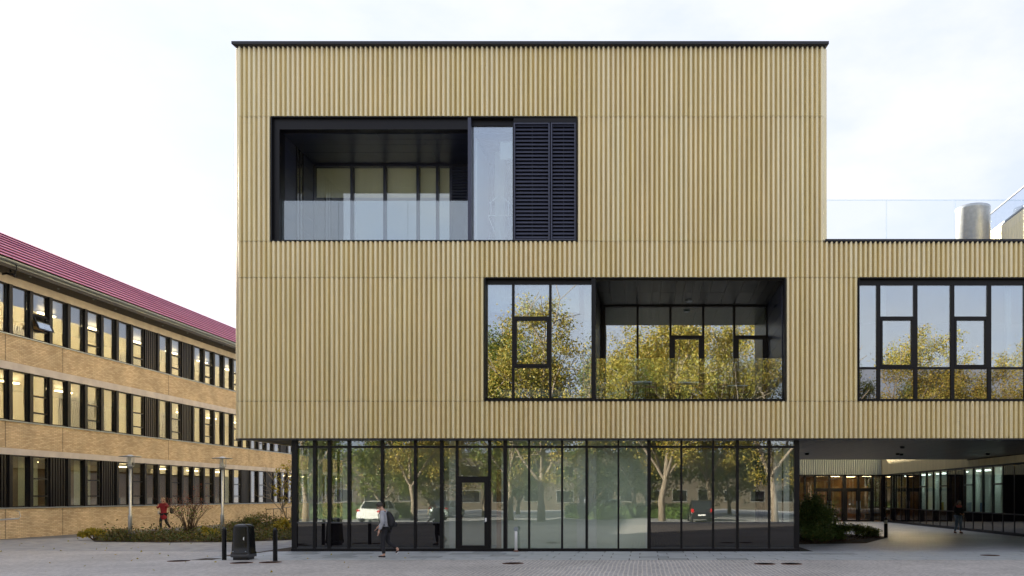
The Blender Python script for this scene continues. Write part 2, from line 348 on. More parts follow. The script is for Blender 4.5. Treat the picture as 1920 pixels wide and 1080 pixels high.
# ------------------------------------------------------------------ the gold-clad building
bld = empty('gold_clad_building', (-3.8, 26.9, 0))
tag(bld, 'box-shaped building clad in vertical golden metal ribs over a glazed ground floor', 'building')
BO = wloc(bld)
x0, x1, xw = X(444), X(1546), X(444) + PITCH * 222
ZR = [Z(822), Z(752), Z(520), Z(452), Z(218), Z(87)]     # sheet joints
def rib_profile(n=12, dep=.11):
    ps = []
    for i in range(n + 1):
        u = i / n; t = abs(u - .5) / .44
        d = dep * max(0, 1 - t ** 2.0) ** .75 if t < 1 else 0
        ps.append((u * PITCH, -d))
    return ps
PROF = rib_profile()
def rib_mb(h, mb=None, ox=0, oy=0, oz=0, ax=(1, 0), ay=(0, 1)):
    mb = mb or MB(); n = len(PROF)
    def pt(u, v, z): return (ox + ax[0]*u + ay[0]*v, oy + ax[1]*u + ay[1]*v, oz + z)
    vs = [pt(u, v, 0) for u, v in PROF] + [pt(u, v, h) for u, v in PROF]
    mb.add(vs, [(i, i+1, n+i+1, n+i) for i in range(n - 1)], True)
    mb.add([pt(u, v, 0) for u, v in PROF], [tuple(reversed(range(n)))]); mb.add([pt(u, v, h) for u, v in PROF], [tuple(range(n))])
    return mb
OPEN = {1: [(51, 113), (128, 222)], 3: [(7, 70)]}
GAP = .013; rest = MB(); count = 0
for row in (3, 1, 4, 2, 0):
    h = ZR[row+1] - ZR[row] - GAP
    me = rib_mb(h).mesh('rib'); me.materials.append(M['gold'])
    last = NR if row in (3, 4) else 222
    for i in range(last):
        if any(a <= i < b for a, b in OPEN.get(row, [])): continue
        px_, pz_ = x0 + i * PITCH, ZR[row] + GAP / 2
        dy = (random.random() - .5) * .004
        if count < 298 and not (row in (2, 0) and i > 170):
            link('rib', me, None, bld, Vector((px_, D + .085 + dy, pz_)) - BO); count += 1
        else: rib_mb(h, rest, px_, D + .085 + dy, pz_)
# returns of the cladding round the corners
yb = D + .085; nside = 120
for i in range(nside):
    for a, b in ((ZR[0], ZR[1]), (ZR[1], ZR[3]), (ZR[3], ZR[5])):
        rib_mb(b - a - GAP, rest, x0, yb + (i + 1) * PITCH, a, (0, -1), (1, 0))
    rib_mb(ZR[5] - ZR[3] - GAP, rest, x1, yb + i * PITCH, ZR[3], (0, 1), (-1, 0))
for i in range(240):
    for a, b in ((ZR[0], ZR[1]), (ZR[1], ZR[3]), (ZR[3], 14.5)):
        rib_mb(b - a - GAP, rest, x0, yb + (nside + i + 1) * PITCH, a, (0, -1), (1, 0))
tag(rest.build('rib_field', M['gold'], bld), kind='stuff')
# shell: front wall with openings, floors, sides
A0, A1, B0, B1, C0, C1 = [x0 + PITCH * k for k in (7, 70, 51, 113, 128, 222)]
YF, YB = D + .09, 46.0
s = MB()
s.box(x0+.01, x1-.01, YF, YF+.3, ZR[4], ZR[5]-.01)
s.box(x0+.01, A0, YF, YF+.3, ZR[3], ZR[4]); s.box(A1, x1-.01, YF, YF+.3, ZR[3], ZR[4])
s.box(x0+.01, xw, YF, YF+.3, ZR[2], ZR[3])
s.box(x0+.01, B0, YF, YF+.3, ZR[1], ZR[2]); s.box(B1, C0, YF, YF+.3, ZR[1], ZR[2])
s.box(x0+.01, xw, YF, YF+.3, ZR[0]+.08, ZR[1])
s.box(x0+.01, x0+.3, YF+.3, YB, ZR[0]+.08, ZR[5]-.01); s.box(x1-.3, x1-.01, YF+.3, YB, ZR[3], ZR[5]-.01)
s.box(x0+.3, x1-.3, YB-.3, YB, ZR[0]+.08, ZR[5]-.01); s.box(x1, xw, 42.0, 42.3, ZR[0]+.08, ZR[3]-.3)
s.box(x0+.01, -4, YB, 84, ZR[0]+.08, 14.45)
s.build('wall_core', M['backing'], bld)
MB().box(x0+1.6, -4, 46.2, 84, 0, ZR[0]+.08).build('rear_ground_floor', M['black_glass'], bld)
for ya, yc, za, zb_ in ((47.5, 51.5, 5.6, 9.1), (57, 62, 5.6, 9.1), (69, 73, 5.6, 9.1), (63.5, 66.5, 10.4, 13.2), (52, 55, 10.6, 13.2)):
    f_ = MB().box(x0-.06, x0+.02, ya, yc, za, zb_).build('side_window', M['black_metal'], bld)
    n_ = round((yc-ya)/1.3)
    for q in range(n_): MB().box(x0-.075, x0-.062, ya+.06+q*(yc-ya)/n_, ya-.06+(q+1)*(yc-ya)/n_, za+.06, zb_-.06).build('pane', M['black_glass_upper'], f_)
MB().box(x0+.3, x1-.3, YF+.3, YB-.3, ZR[5]-.35, ZR[5]-.1).box(x1, xw, YF+.3, 42, ZR[3]-.35, ZR[3]-.1).build('roof', M['grey_plastic'], bld)
# coping along the top, with a splayed lip
def coping(xa, xb, z, name, ov=.12, h=.09, retl=True, retr=True):
    la, lb = (ov if retl else 0), (ov if retr else 0)
    mb = MB(); yo = D - ov
    mb.add([(xa, D+.02, z-.05), (xb, D+.02, z-.05), (xb+lb, yo, z), (xa-la, yo, z), (xa-la, yo, z+h), (xb+lb, yo, z+h), (xb+lb, D+.5, z+h), (xa-la, D+.5, z+h), (xa, D+.5, z-.05), (xb, D+.5, z-.05)],
           [(0,1,2,3), (3,2,5,4), (4,5,6,7), (0,3,4,7,8), (1,9,6,5,2), (8,7,6,9), (0,8,9,1)])
    mb.build(name, M['coping'], bld)
coping(x0, x1, ZR[5]+.02, 'coping'); coping(x1+.02, xw, ZR[3]-.005, 'coping', .05, .06, False, False)
MB().box(x0-.12, x0+.28, D+.5, YB, ZR[5]+.0, ZR[5]+.108).box(x1-.28, x1+.12, D+.5, YB, ZR[5]+.0, ZR[5]+.108).build('coping', M['coping'], bld)
MB().box(x0-.03, xw, D-.02, D+.36, ZR[0]-.045, ZR[0]-.002).build('drip_edge', M['coping'], bld)
# soffit boards under the overhangs (joints run front to back)
sof = MB().box(x0+.02, xw, D+.37, 42.3, ZR[0]+.055, ZR[0]+.075).build('soffit', M['black_metal'], bld)
bx = x0 + .03; k = 0; bmesh_cache = {}
for (ya, yc, xa, xb) in ((D+.37, 42.28, x0+.02, X(550, 26.7)-.1), (D+.37, 42.28, X(1497, 26.7)+.05, 19.6), (26.9, 31.9, X(550, 26.7)+.1, X(1497, 26.7)-.1)):
    xx = xa
    while xx < xb - .1:
        wd = random.choice((.24, .30, .38, .46)); wd = min(wd, xb - xx); k += 1
        key = (wd, ya, yc)
        if key not in bmesh_cache:
            me = MB().box(.006, wd-.006, ya, yc, 0, .03).mesh('soffit_board'); me.materials.append(M['soffit']); bmesh_cache[key] = me
        link('soffit_board', bmesh_cache[key], None, sof, (xx - BO.x, -BO.y, ZR[0] + .022 + random.random() * .004))
        xx += wd
# --- reveal frames round openings
def reveal(xa, xb, za, zb, dep=.28, t=.035, proud=.03):
    mb = MB(); yf = D - proud + .02; yk = D + .09 + dep
    mb.box(xa, xa+t, yf, yk, za, zb).box(xb-t, xb, yf, yk, za, zb).box(xa+t, xb-t, yf, yk, zb-t, zb).box(xa+t, xb-t, yf, yk, za, za+t)
    return mb.build('reveal', M['black_metal'], bld)
reveal(A0, A1, ZR[3], ZR[4]); reveal(B0, B1, ZR[1], ZR[2]); reveal(C0, xw, ZR[1], ZR[2])
PANE_T = .024
def pane(parent, xa, xb, za, zb, y, m='glass_upper', name='pane'):
    return MB().box(xa, xb, y, y+PANE_T, za, zb).build(name, M[m], parent)
def frame_rect(mb, xa, xb, za, zb, y0, y1, t):
    mb.box(xa, xa+t, y0, y1, za, zb).box(xb-t, xb, y0, y1, za, zb).box(xa+t, xb-t, y0, y1, zb-t, zb).box(xa+t, xb-t, y0, y1, za, za+t); return mb
# --- lower window (left half of opening B)
yW = D + .20
wz0, wz1 = Z(746.5, yW), Z(533.5, yW)
wi = MB(); mull = [X(p, yW) for p in (909, 962.5, 1032, 1113.5)]
t2 = .045
wi.box(mull[0]-.05, mull[0]+.08, yW-.06, yW+.1, wz0-.03, wz1+.03)
for mx_ in mull[1:3]: wi.box(mx_-.038, mx_+.038, yW-.06, yW+.1, wz0-.03, wz1+.03)
wi.box(mull[3]-.07, mull[3]+.07, D-.0, yW+.12, ZR[1]+.04, ZR[2]-.04)
wi.box(mull[0], mull[3], yW-.05, yW+.1, wz1, ZR[2]-.036).box(mull[0], mull[3], yW-.05, yW+.1, ZR[1]+.036, wz0)
win = wi.build('window', M['black_metal'], bld)
sash_t, sash_b = Z(594, yW), Z(690, yW)
pane(win, mull[0]+.08, mull[1]-.038, wz0, wz1, yW); pane(win, mull[2]+.038, mull[3]-.07, wz0, wz1, yW)
pane(win, mull[1]+.038, mull[2]-.038, sash_t, wz1, yW); pane(win, mull[1]+.038, mull[2]-.038, wz0, sash_b, yW)
MB().box(mull[1]+.038, mull[2]-.038, yW-.055, yW+.09, sash_t-.05, sash_t).box(mull[1]+.038, mull[2]-.038, yW-.055, yW+.09, sash_b, sash_b+.05).build('transom', M['black_metal'], win)
frame_rect(MB(), mull[1]+.042, mull[2]-.042, sash_b+.052, sash_t-.052, yW-.07, yW+.08, .075).build('sash', M['black_metal'], win)
pane(win, mull[1]+.117, mull[2]-.117, sash_b+.127, sash_t-.127, yW)
# room behind it: white planter box, blinds, pale back wall
MB().box(B0+.1, mull[3]-.03, 31.8, 31.9, ZR[1], ZR[2]).build('interior_wall', M['pale_wall'], bld)
MB().box(mull[3]-.04, mull[3]+.04, yW+.2, 31.8, ZR[1], ZR[2]).build('interior_wall', M['dark_board'], bld)
MB().box(mull[3]-.35, mull[3]-.09, yW+.25, yW+.6, ZR[1]+.04, ZR[2]).build('interior_column', M['white_wall'], bld)
for a, b in ((mull[0]+.08, mull[1]-.04), (mull[1]+.04, mull[2]-.04), (mull[2]+.04, mull[3]-.5)):
    MB().box(a, b, yW+.16, yW+.17, Z(584, yW), wz1+.02).build('roller_blind', M['white_wall'], bld)
MB().box(X(937, 27.4), X(1065, 27.4), 27.3, 27.7, Z(744, 27.4), Z(731, 27.4)).build('window_bench', M['white_wall'], bld)
MB().box(x0+.3, x1-.3, YF+.3, 42.0, ZR[1]-.25, ZR[1]-.02).box(x1-.3, xw, YF+.3, 42.0, ZR[1]-.25, ZR[1]-.02).box(x0+.3, x1-.3, YF+.3, YB-.3, ZR[2]+.02, ZR[2]+.3).box(x0+.3, x1-.3, YF+.3, YB-.3, ZR[3]-.25, ZR[3]-.02).build('floor_slab', M['grey_floor'], bld)
# --- loggia in opening B
yK = 30.0
lg = empty('loggia', (0, 0, 0)); lg.parent = bld; lg.location = Vector((0, 28, ZR[1])) - BO
LX0, LX1 = mull[3]+.06, B1-.035
zc = ZR[2] - .04
xx = LX0
while xx < LX1 - .05:                                 # ceiling boards
    wd = min(random.choice((.30, .42, .52)), LX1 - xx)
    for ya, yc in ((D+.12, 28.1), (28.112, yK)):
        MB().box(xx+.005, xx+wd-.005, ya, yc, zc-.03 - random.random()*.003, zc).build('ceiling_board', M['dark_board'], lg)
    xx += wd
zz = ZR[1] + .04                                      # boards of the right wall
while zz < zc - .04:
    h = min(random.choice((.28, .40, .52)), zc - .035 - zz)
    MB().box(LX1-.03 - random.random()*.004, LX1, D+.37, yK, zz+.006, zz+h-.006).build('wall_board', M['dark_panel'], lg); zz += h
MB().box(LX0, LX1, D+.37, yK+.1, ZR[1]-.0, ZR[1]+.035).build('deck', M['grey_floor'], lg)
bz1, bz0 = Z(577, yK), ZR[1]+.05
gw = MB(); gm = [X(p, yK) for p in (1133, 1195.5, 1257, 1318.5, 1376.5, 1438)]
for i, g in enumerate(gm): gw.box(g-.04, g+.04, yK-.08, yK+.1, bz0, bz1+.02)
gw.box(gm[0]-.6, gm[-1]+.6, yK-.07, yK+.1, bz1+.02, zc-.03).box(gm[0], gm[-1], yK-.06, yK+.08, bz0-.02, bz0+.03)
gw.box(LX0, gm[0]-.04, yK-.05, yK+.1, bz0, bz1+.02).box(gm[-1]+.04, LX1, yK-.05, yK+.1, bz0, bz1+.02)
gw.build('glazing_frame', M['black_metal'], lg)
for i in range(5):
    a, b = gm[i]+.04, gm[i+1]-.04; dz = Z(632, yK)
    if i in (2, 4):
        pane(lg, a, b, dz+.05, bz1+.02, yK)
        dr = frame_rect(MB(), a, b, bz0+.03, dz+.05, yK-.07, yK+.06, .13).build('door', M['black_metal'], lg)
        pane(dr, a+.13, b-.13, bz0+.16, dz-.08, yK)
        MB().bar((a+.07, yK-.12, bz0+1.05), (a+.2, yK-.12, bz0+1.05), .025).build('handle', M['zinc'], dr)
    else: pane(lg, a, b, bz0+.03, bz1+.02, yK)
    MB().box(a, b, yK+.2, yK+.21, Z(612, yK), bz1+.03).build('roller_blind', M['blind_olive'], lg)
MB().box(LX0, LX1, 36, 36.1, ZR[1], ZR[2]).build('interior_wall', M['grey_floor'], lg)
MB().box(LX1, LX1+.1, yK+.1, 36, ZR[1], ZR[2]).build('interior_wall', M['grey_floor'], lg)
MB().lathe((X(1292, 29.2), 29.2, zc-.09), [(.10, 0), (.13, .03), (.13, .06)], 16).build('ceiling_lamp', M['zinc'], lg)
def railing(parent, xa, xb, y, z0, z1, seams):
    rl = MB().box(xa, xb, y-.03, y+.04, z0-.06, z0+.02).build('glass_railing', M['black_metal'], parent)
    e = [xa] + seams + [xb]
    for a, b in zip(e, e[1:]): MB().box(a+.006, b-.006, y-.008, y+.009, z0+.02, z1).build('pane', M['glass_rail'], rl)
    return rl
railing(lg, LX0+.01, LX1-.04, D+.25, ZR[1]+.08, Z(672, D+.25), [LX0 + 1.95, LX0+4.1])
# --- upper opening A: loggia, narrow window, louvres
la = empty('loggia', (0, 0, 0)); la.parent = bld; la.location = Vector((-9, 28, ZR[3])) - BO
yA = 29.3; ca = Z(240); post = X(880)
AX0 = A0 + .24
MB().box(A0+.035, post, D+.10, D+.38, ca, ZR[4]-.036).build('lintel', M['black_metal'], la)
MB().box(A0+.035, AX0, D+.10, D+.5, ZR[3]+.036, ca).build('pier', M['black_metal'], la)
yy = D + .385
for wd in (.42, .40, .62, 1.2):
    xs = [AX0] + sorted([AX0 + (3.1 if wd in (.42, .62) else 4.6), AX0 + (6.3 if wd in (.42, .62) else 7.6)]) + [A1-.04]
    for a, b in zip(xs, xs[1:]):
        if b > a: MB().box(a+.005, b-.005, yy+.006, min(yy+wd, yA)-.006, ca-.02-random.random()*.004, ca+.02).build('ceiling_panel', M['dark_panel'], la)
    yy += wd
zz = ZR[3] + .04
while zz < ca - .05:
    h = min(random.choice((.32, .45, .62)), ca - .02 - zz)
    for ya, yc in ((D+.5, 27.75), (28.35, yA)):
        MB().box(AX0-.03, AX0+random.random()*.005, ya+.005, yc-.005, zz+.006, zz+h-.006).build('wall_panel', M['dark_panel'], la)
    zz += h
zz = ZR[3] + .3
sidew = frame_rect(MB(), 0, 1, 0, 1, 0, 1, .1); 
sw = MB().box(AX0-.02, AX0+.02, 27.75, 27.82, ZR[3]+.04, ca).box(AX0-.02, AX0+.02, 28.28, 28.35, ZR[3]+.04, ca).box(AX0-.02, AX0+.02, 28.02, 28.07, ZR[3]+.04, ca).build('side_window', M['black_metal'], la)
for q in range(8):
    zq = ZR[3] + .1 + q * .45
    if zq + .42 < ca: MB().box(AX0-.012, AX0+.004, 27.82, 28.28, zq, min(zq+.43, ca)).build('pane', M['black_glass_upper'], sw)
MB().box(AX0-.1, A1, D+.385, yA+.1, ZR[3]-.0, ZR[3]+.036).build('deck', M['grey_floor'], la)
az1 = Z(314.5, yA); fx = [X(p, yA) for p in (588.5, 660.5, 722, 784, 820.5, 846)]
fr = MB()
for g in fx: fr.box(g-.045, g+.045, yA-.08, yA+.1, ZR[3]+.04, az1+.02)
fr.box(AX0, A1-.04, yA-.07, yA+.1, az1+.02, ca-.03).box(AX0, fx[0]-.045, yA-.07, yA+.1, ZR[3]+.04, az1+.02)
fr.box(fx[-1]+.045, A1-.04, yA-.05, yA+.1, ZR[3]+.04, az1+.02)
fr.build('glazing_frame', M['dark_panel'], la)
for a, b in zip(fx, fx[1:]):
    pane(la, a+.045, b-.045, ZR[3]+.06, az1+.02, yA, 'glass')
    MB().box(a+.05, b-.05, yA+.14, yA+.15, Z(368, yA), az1+.06).build('roller_blind', M['blind_cream'], la)
for q in range(12):
    zq = az1 - .05 - q * .11
    MB().obox(((fx[-1]+X(884, yA))/2, yA-.11, zq), (1,0,0), (0,.9,-.42), (0,.42,.9), (X(884, yA)-fx[-1])/2-.05, .045, .008).build('vent_slat', M['louvre'], la)
MB().box(AX0, A1, 33.5, 33.6, ZR[3], ZR[4]).build('interior_wall', M['pale_wall'], la)
MB().box(AX0, fx[-1], yA+1.5, yA+1.9, ZR[3]+.03, ZR[3]+.95).build('interior_counter', M['white_wall'], la)
railing(la, A0+.26, post-.06, D+.27, ZR[3]+.06, Z(376.5, D+.27), [X(635, D+.27), X(765, D+.27)])
MB().box(post-.05, post+.05, D-.0, D+.5, ZR[3]+.036, ZR[4]-.036).build('post', M['louvre'], bld)
# narrow window
yN = D + .22; na, nb, nz0, nz1 = post+.05, X(960), ZR[3]+.05, Z(237, yN)
nw = MB().box(na, A1-.036, yN-.05, yN+.1, nz1, ZR[4]-.036).box(nb-.0, nb+.05, yN-.1, yN+.1, nz0, nz1).box(na, nb, yN-.05, yN+.1, ZR[3]+.036, nz0).build('window', M['black_metal'], bld)
pane(nw, na, nb, nz0, nz1, yN, 'glass_narrow')
rm = MB().box(na-.0, na+.05, yN+.5, 33.4, ZR[3], ZR[4]).box(na+.45, na+.8, 28.2, 28.6, ZR[3], ZR[4]).build('interior_wall', M['white_wall'], bld)
MB().box(A1-1.6, A1, 30.2, 30.3, ZR[3], ZR[4]).build('interior_wall', M['white_wall'], bld)
MB().box(nb-.5, nb, yN+.35, yN+.36, nz1-.95, nz1-.35).build('roller_blind', M['white_wall'], bld)
# louvres: two panels of slats
slat_me = {}
for (la_, lb_) in ((nb+.05, X(1030.5)), (X(1032.5), A1-.04)):
    yl = D + .06; z0_, z1_ = ZR[3]+.05, ZR[4]-.20
    lv = frame_rect(MB(), la_, lb_, z0_-.01, z1_+.01, yl-.03, yl+.09, .045).build('louvre_panel', M['louvre'], bld)
    MB().box(la_+.045, lb_-.045, yl+.12, yl+.14, z0_, z1_).build('louvre_backing', M['black_metal'], lv)
    wd = lb_ - la_ - .09; nsl = 31; pitch = (z1_ - z0_ - .06) / nsl
    me = MB().obox((0,0,0), (1,0,0), (0,.5,.866), (0,-.866,.5), wd/2-.002, .047, .006).mesh('slat'); me.materials.append(M['louvre'])
    for q in range(nsl): link('slat', me, None, lv, Vector(((la_+lb_)/2, yl+.035, z0_+.06+pitch*(q+.4))) - BO)
    MB().box((la_+lb_)/2-.012, (la_+lb_)/2+.012, yl+.08, yl+.1, z0_, z1_).build('louvre_stay', M['louvre'], lv)
MB().box(nb+.05, A1-.04, D+.02, D+.12, ZR[4]-.19, ZR[4]-.036).build('louvre_head', M['black_metal'], bld)
# --- wing window (opening C): tall panes over dark glass spandrels
yC = D + .18; cw = MB()
cm = [X(p, yC) for p in (1606, 1646.5, 1716, 1785, 1854, 1922.5)]
st = cm[-1] - cm[-2]
while cm[-1] + st < xw: cm.append(cm[-1] + st)
cz1, czm, cz0 = Z(536, yC), Z(690.5, yC), Z(747, yC)
for g in cm: cw.box(g-.06, g+.06, yC-.06, yC+.1, cz0-.02, cz1+.02)
cw.box(cm[0], xw, yC-.05, yC+.1, cz1+.02, ZR[2]-.036).box(cm[0], xw, yC-.05, yC+.1, ZR[1]+.036, cz0-.02)
wc = cw.build('window', M['black_metal'], bld)
for i, (a, b) in enumerate(zip(cm, cm[1:])):
    a += .06; b -= .06
    MB().box(a, b, yC-.055, yC+.09, czm-.035, czm+.035).build('transom', M['black_metal'], wc)
    MB().box(a, b, yC-.01, yC+.02, cz0-.02, czm-.035).build('spandrel_pane', M['black_glass_upper'], wc)
    if i % 2:
        ta = Z(594, yC)
        pane(wc, a, b, ta, cz1+.02, yC)
        MB().box(a, b, yC-.055, yC+.09, ta-.05, ta).build('transom', M['black_metal'], wc)
        frame_rect(MB(), a+.004, b-.004, czm+.037, ta-.052, yC-.07, yC+.08, .07).build('sash', M['black_metal'], wc)
        pane(wc, a+.074, b-.074, czm+.107, ta-.122, yC)
    else: pane(wc, a, b, czm+.035, cz1+.02, yC)
MB().box(C0, xw, 33, 33.1, ZR[1], ZR[2]).build('interior_wall', M['white_wall'], bld)
MB().box(C0, xw, yC+.3, 33, ZR[2]-.1, ZR[2]-.05).build('interior_ceiling', M['ceiling'], bld)
for g in (cm[4]+.75, cm[1]+.2):
    MB().box(g, g+.16, yC+.35, yC+.5, czm, ZR[2]-.1).build('interior_column', M['white_wall'], bld)
# --- glazed ground floor
yG = 26.72; gm = [X(p, yG) for p in (553, 590.5, 618, 655, 717, 779, 828.5, 857, 918, 947.5, 992, 1054, 1100, 1159.5, 1217, 1277.5, 1337, 1382.5, 1442, 1493.5)]
gt, gs, gb = Z(838, yG), Z(980, yG), .10
gf = MB(); hw = [.09, .05, .055, .05, .045, .045, .06, .04, .045, .06, .03, .03, .04, .03, .06, .035, .035, .045, .035, .085]
for g, h in zip(gm, hw): gf.box(g-h, g+h, yG-.05, yG+.12, gb, ZR[0]+.02)
gf.box(gm[0]-.1, gm[-1]+.09, yG-.07, yG+.13, -.05, gb)
gl = gf.build('curtain_wall', M['black_metal'], bld)
for i, (a, b) in enumerate(zip(gm, gm[1:])):
    a += hw[i]; b -= hw[i+1]
    MB().box(a, b, yG-.06, yG+.10, gt-.035, gt+.035).build('transom', M['black_metal'], gl)
    pane(gl, a, b, gt+.035, ZR[0]+.015, yG, 'glass')
    if i < 6 or i >= 14:
        pane(gl, a, b, gs+.02, gt-.035, yG, 'glass')
        MB().box(a, b, yG-.055, yG+.10, gs-.02, gs+.02).build('sill_rail', M['grey_plastic'], gl)
        MB().box(a, b, yG-.01, yG+.03, gb+.03, gs-.02).build('spandrel_pane', M['black_glass'], gl)
        MB().box(a, b, yG-.05, yG+.08, gb, gb+.03).build('base_rail', M['grey_plastic'], gl)
    elif i == 7:
        dz = Z(896, yG)
        pane(gl, a, b, dz+.05, gt-.035, yG, 'glass')
        MB().box(a, b, yG-.06, yG+.10, dz, dz+.05).build('transom', M['black_metal'], gl)
        dr = MB().box(a, a+.12, yG-.06, yG+.05, .03, dz).box(b-.12, b, yG-.06, yG+.05, .03, dz).box(a+.12, b-.12, yG-.06, yG+.05, dz-.16, dz).box(a+.12, b-.12, yG-.06, yG+.05, .03, .20).build('door', M['black_metal'], gl)
        pane(dr, a+.12, b-.12, .2, dz-.16, yG, 'glass')
        MB().box(b-.10, b-.04, yG-.08, yG-.06, 1.0, 1.12).build('lock_plate', M['white_paint'], dr)
        MB().bar((b-.07, yG-.10, .99), (b-.19, yG-.10, .99), .022).build('handle', M['zinc'], dr)
    else: pane(gl, a, b, gb+.0, gt-.035, yG, 'glass')
# side and back walls of the ground floor, interior
gx0, gx1, gyb = gm[0], gm[-1], 42.0
sd_ = MB()
for k in range(8):
    yy = yG + .1 + k * 1.9
    sd_.box(gx0-.09, gx0-.03, yy, yy+.1, 0, ZR[0]+.02).box(gx1+.03, gx1+.085, yy, yy+.1, 0, ZR[0]+.02)
sd_.box(gx0-.09, gx0-.03, yG+.1, gyb, -.05, .1).box(gx1+.03, gx1+.085, yG+.1, gyb, -.05, .1)
sg = sd_.build('side_frame', M['black_metal'], bld)
for k in range(7):
    yy = yG + .2 + k * 1.9
    MB().box(gx0-.07, gx0-.05, yy, yy+1.8, .1, ZR[0]+.02).build('pane', M['glass'], sg); MB().box(gx1+.05, gx1+.07, yy, yy+1.8, .1, ZR[0]+.02).build('pane', M['glass'], sg)
MB().box(gx0, gx1, 40, 40.1, 0, ZR[0]).build('interior_wall', M['dark_board'], bld)
MB().box(gx0+.5, gm[8]+.2, 29.9, 30.0, .03, ZR[0]).build('interior_wall', M['pale_wall'], bld)
MB().box(gm[9]-.1, gm[13]+1.0, 27.25, 27.35, .03, ZR[0]).build('interior_wall', M['pale_wall'], bld)
MB().box(gm[14], gx1-.6, 32.4, 32.5, .03, ZR[0]).build('interior_wall', M['pale_wall'], bld)
MB().box(gx0, gx1, yG+.15, 40, -.02, .03).build('interior_floor', M['grey_floor'], bld)
MB().box(gx0, gx1, 31.95, 40, ZR[0]-.1, ZR[0]-.05).build('interior_ceiling', M['ceiling'], bld)
for xa, xb, ya in ((gm[1]-.42, gm[1]-.06, 27.2), (gm[2]+.1, gm[2]+.26, 27.6), (gm[3]-.42, gm[3]-.14, 28.2), (gm[6]+.1, gm[6]+.42, 27.3), (gm[9]-.18, gm[9]-.05, 27.0), (gm[9]+.08, gm[9]+.42, 27.3), (gm[12]-.36, gm[12]-.04, 27.1), (gm[12]+.04, gm[12]+.30, 27.12), (gm[14]-.12, gm[14]-.06, 27.0), (gm[18]+.32, gm[18]+.58, 27.6)):
    MB().box(xa, xb, ya, ya+.3, .03, ZR[0]-.02).build('interior_column', M['white_wall'], bld)
MB().box(gm[18]+.62, gx1-.1, 27.5, 27.55, gs, gt).build('interior_screen', M['white_wall'], bld)
MB().box(gm[2]+.05, gm[2]+.35, 28.6, 28.65, 2.3, 3.0).build('interior_screen', M['white_wall'], bld)
MB().box(gm[8]+.14, gm[8]+.42, 27.2, 27.25, .03, 2.75).build('interior_door', M['oak'], bld)
# --- lamps in the passage soffit
for px_, Yl in ((1513, 36), (1692, 31), (1683, 36), (1690, 36.4), (1852, 36)):
    MB().lathe((X(px_, Yl), Yl, ZR[0]-.06), [(.07, 0), (.09, .03), (.09, .09)], 14).build('passage_spotlight', M['black_metal'], bld)
# --- roof terrace: frameless glass balustrade
yT = 27.7; rt = MB().box(x1+.05, xw, yT-.02, yT+.03, ZR[3]+.0, ZR[3]+.12).build('roof_balustrade', M['zinc'], bld)
ts = [x1+.1, X(1662, yT), X(1791, yT)]
while ts[-1] < xw - 2.5: ts.append(ts[-1] + 2.38)
for a, b in zip(ts, ts[1:]):
    MB().box(a+.012, b-.012, yT-.008, yT+.008, ZR[3]+.12, Z(376, yT)).build('pane', M['glass_clear'], rt)
    MB().box(b-.011, b+.011, yT-.012, yT+.012, ZR[3]+.12, Z(376, yT)).build('joint', M['glass_rail'], rt)
MB().box(ts[0], ts[-1], yT-.012, yT+.012, Z(376, yT)+.002, Z(375, yT)+.012).build('top_rail', M['glass_rail'], rt)
vs = MB().lathe((X(1824, 38.5), 38.5, ZR[3]-.1), [(.79, 0), (.79, Z(393, 38.5)-ZR[3]), (.80, Z(393, 38.5)-ZR[3]+.02), (.80, Z(391, 38.5)-ZR[3]+.1), (.72, Z(391, 38.5)-ZR[3]+.1), (.70, Z(391, 38.5)-ZR[3]-.3)], 40).build('ventilation_stack', M['galvanized'])
tag(vs, 'wide grey metal ventilation cylinder standing on the low roof terrace', 'vent')

# ------------------------------------------------------------------ courtyard wing with the entrance
cwg = empty('courtyard_wing', (17.5, 50, 0)); tag(cwg, 'dark glazed courtyard wing with ribbed upper storeys and entrance doors behind the passage', 'building')
XR, YE, zt = 17.15, 57.8, 3.39
rf = MB(); i = 0; yy = 33.0
while yy < YE - .1:
    zb_ = zt if yy > 42.5 else ZR[3] + .05
    rib_mb(14.8 - zb_, rf, XR, yy + PITCH, zb_, (0, -1), (1, 0)); 
    if yy <= 42.5: rib_mb(ZR[0] - .02 - zt, rf, XR, yy + PITCH, zt, (0, -1), (1, 0))
    yy += PITCH
tag(rf.build('rib_field', M['gold'], cwg), kind='stuff')
xx = 2.0; gme = rib_mb(1.6).mesh('rib'); gme.materials.append(M['shaded_cladding'])  # back wall ribs: their bluish shade is painted into the base colour
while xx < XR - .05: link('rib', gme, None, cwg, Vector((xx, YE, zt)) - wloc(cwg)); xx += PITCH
MB().box(XR+.02, 32, 33, YE, ZR[3]+.05, 14.75).box(XR+.02, XR+.3, 26.9, YE, zt+.02, ZR[0]+.01).box(XR+.02, 32, 42.4, YE, zt+.01, ZR[3]+.05).box(2, XR, YE+.02, YE+.5, zt+.1, zt+1.6).box(XR+1.8, XR+2, 26.9, YE, 0, zt).box(XR+.05, XR+2, YE-.1, YE+.1, 0, zt).box(XR+.05, XR+.25, YE+.1, 62.7, 0, zt).build('wall_core', M['backing'], cwg)
MB().box(XR-.05, XR+.3, 33, YE, 14.8, 14.9).build('coping', M['coping'], cwg)
rr = MB().box(XR+.0, XR+.06, 33, YE, 14.9, 15.0).build('roof_balustrade', M['zinc'], cwg)
for k in range(12): MB().box(XR+.01, XR+.03, 33.02+k*2.06, 35.06+k*2.06, 15.0, 15.85).build('pane', M['glass_side'], rr)
MB().box(XR-.01, XR+.05, 33, YE, 15.852, 15.90).build('top_rail', M['coping'], rr)
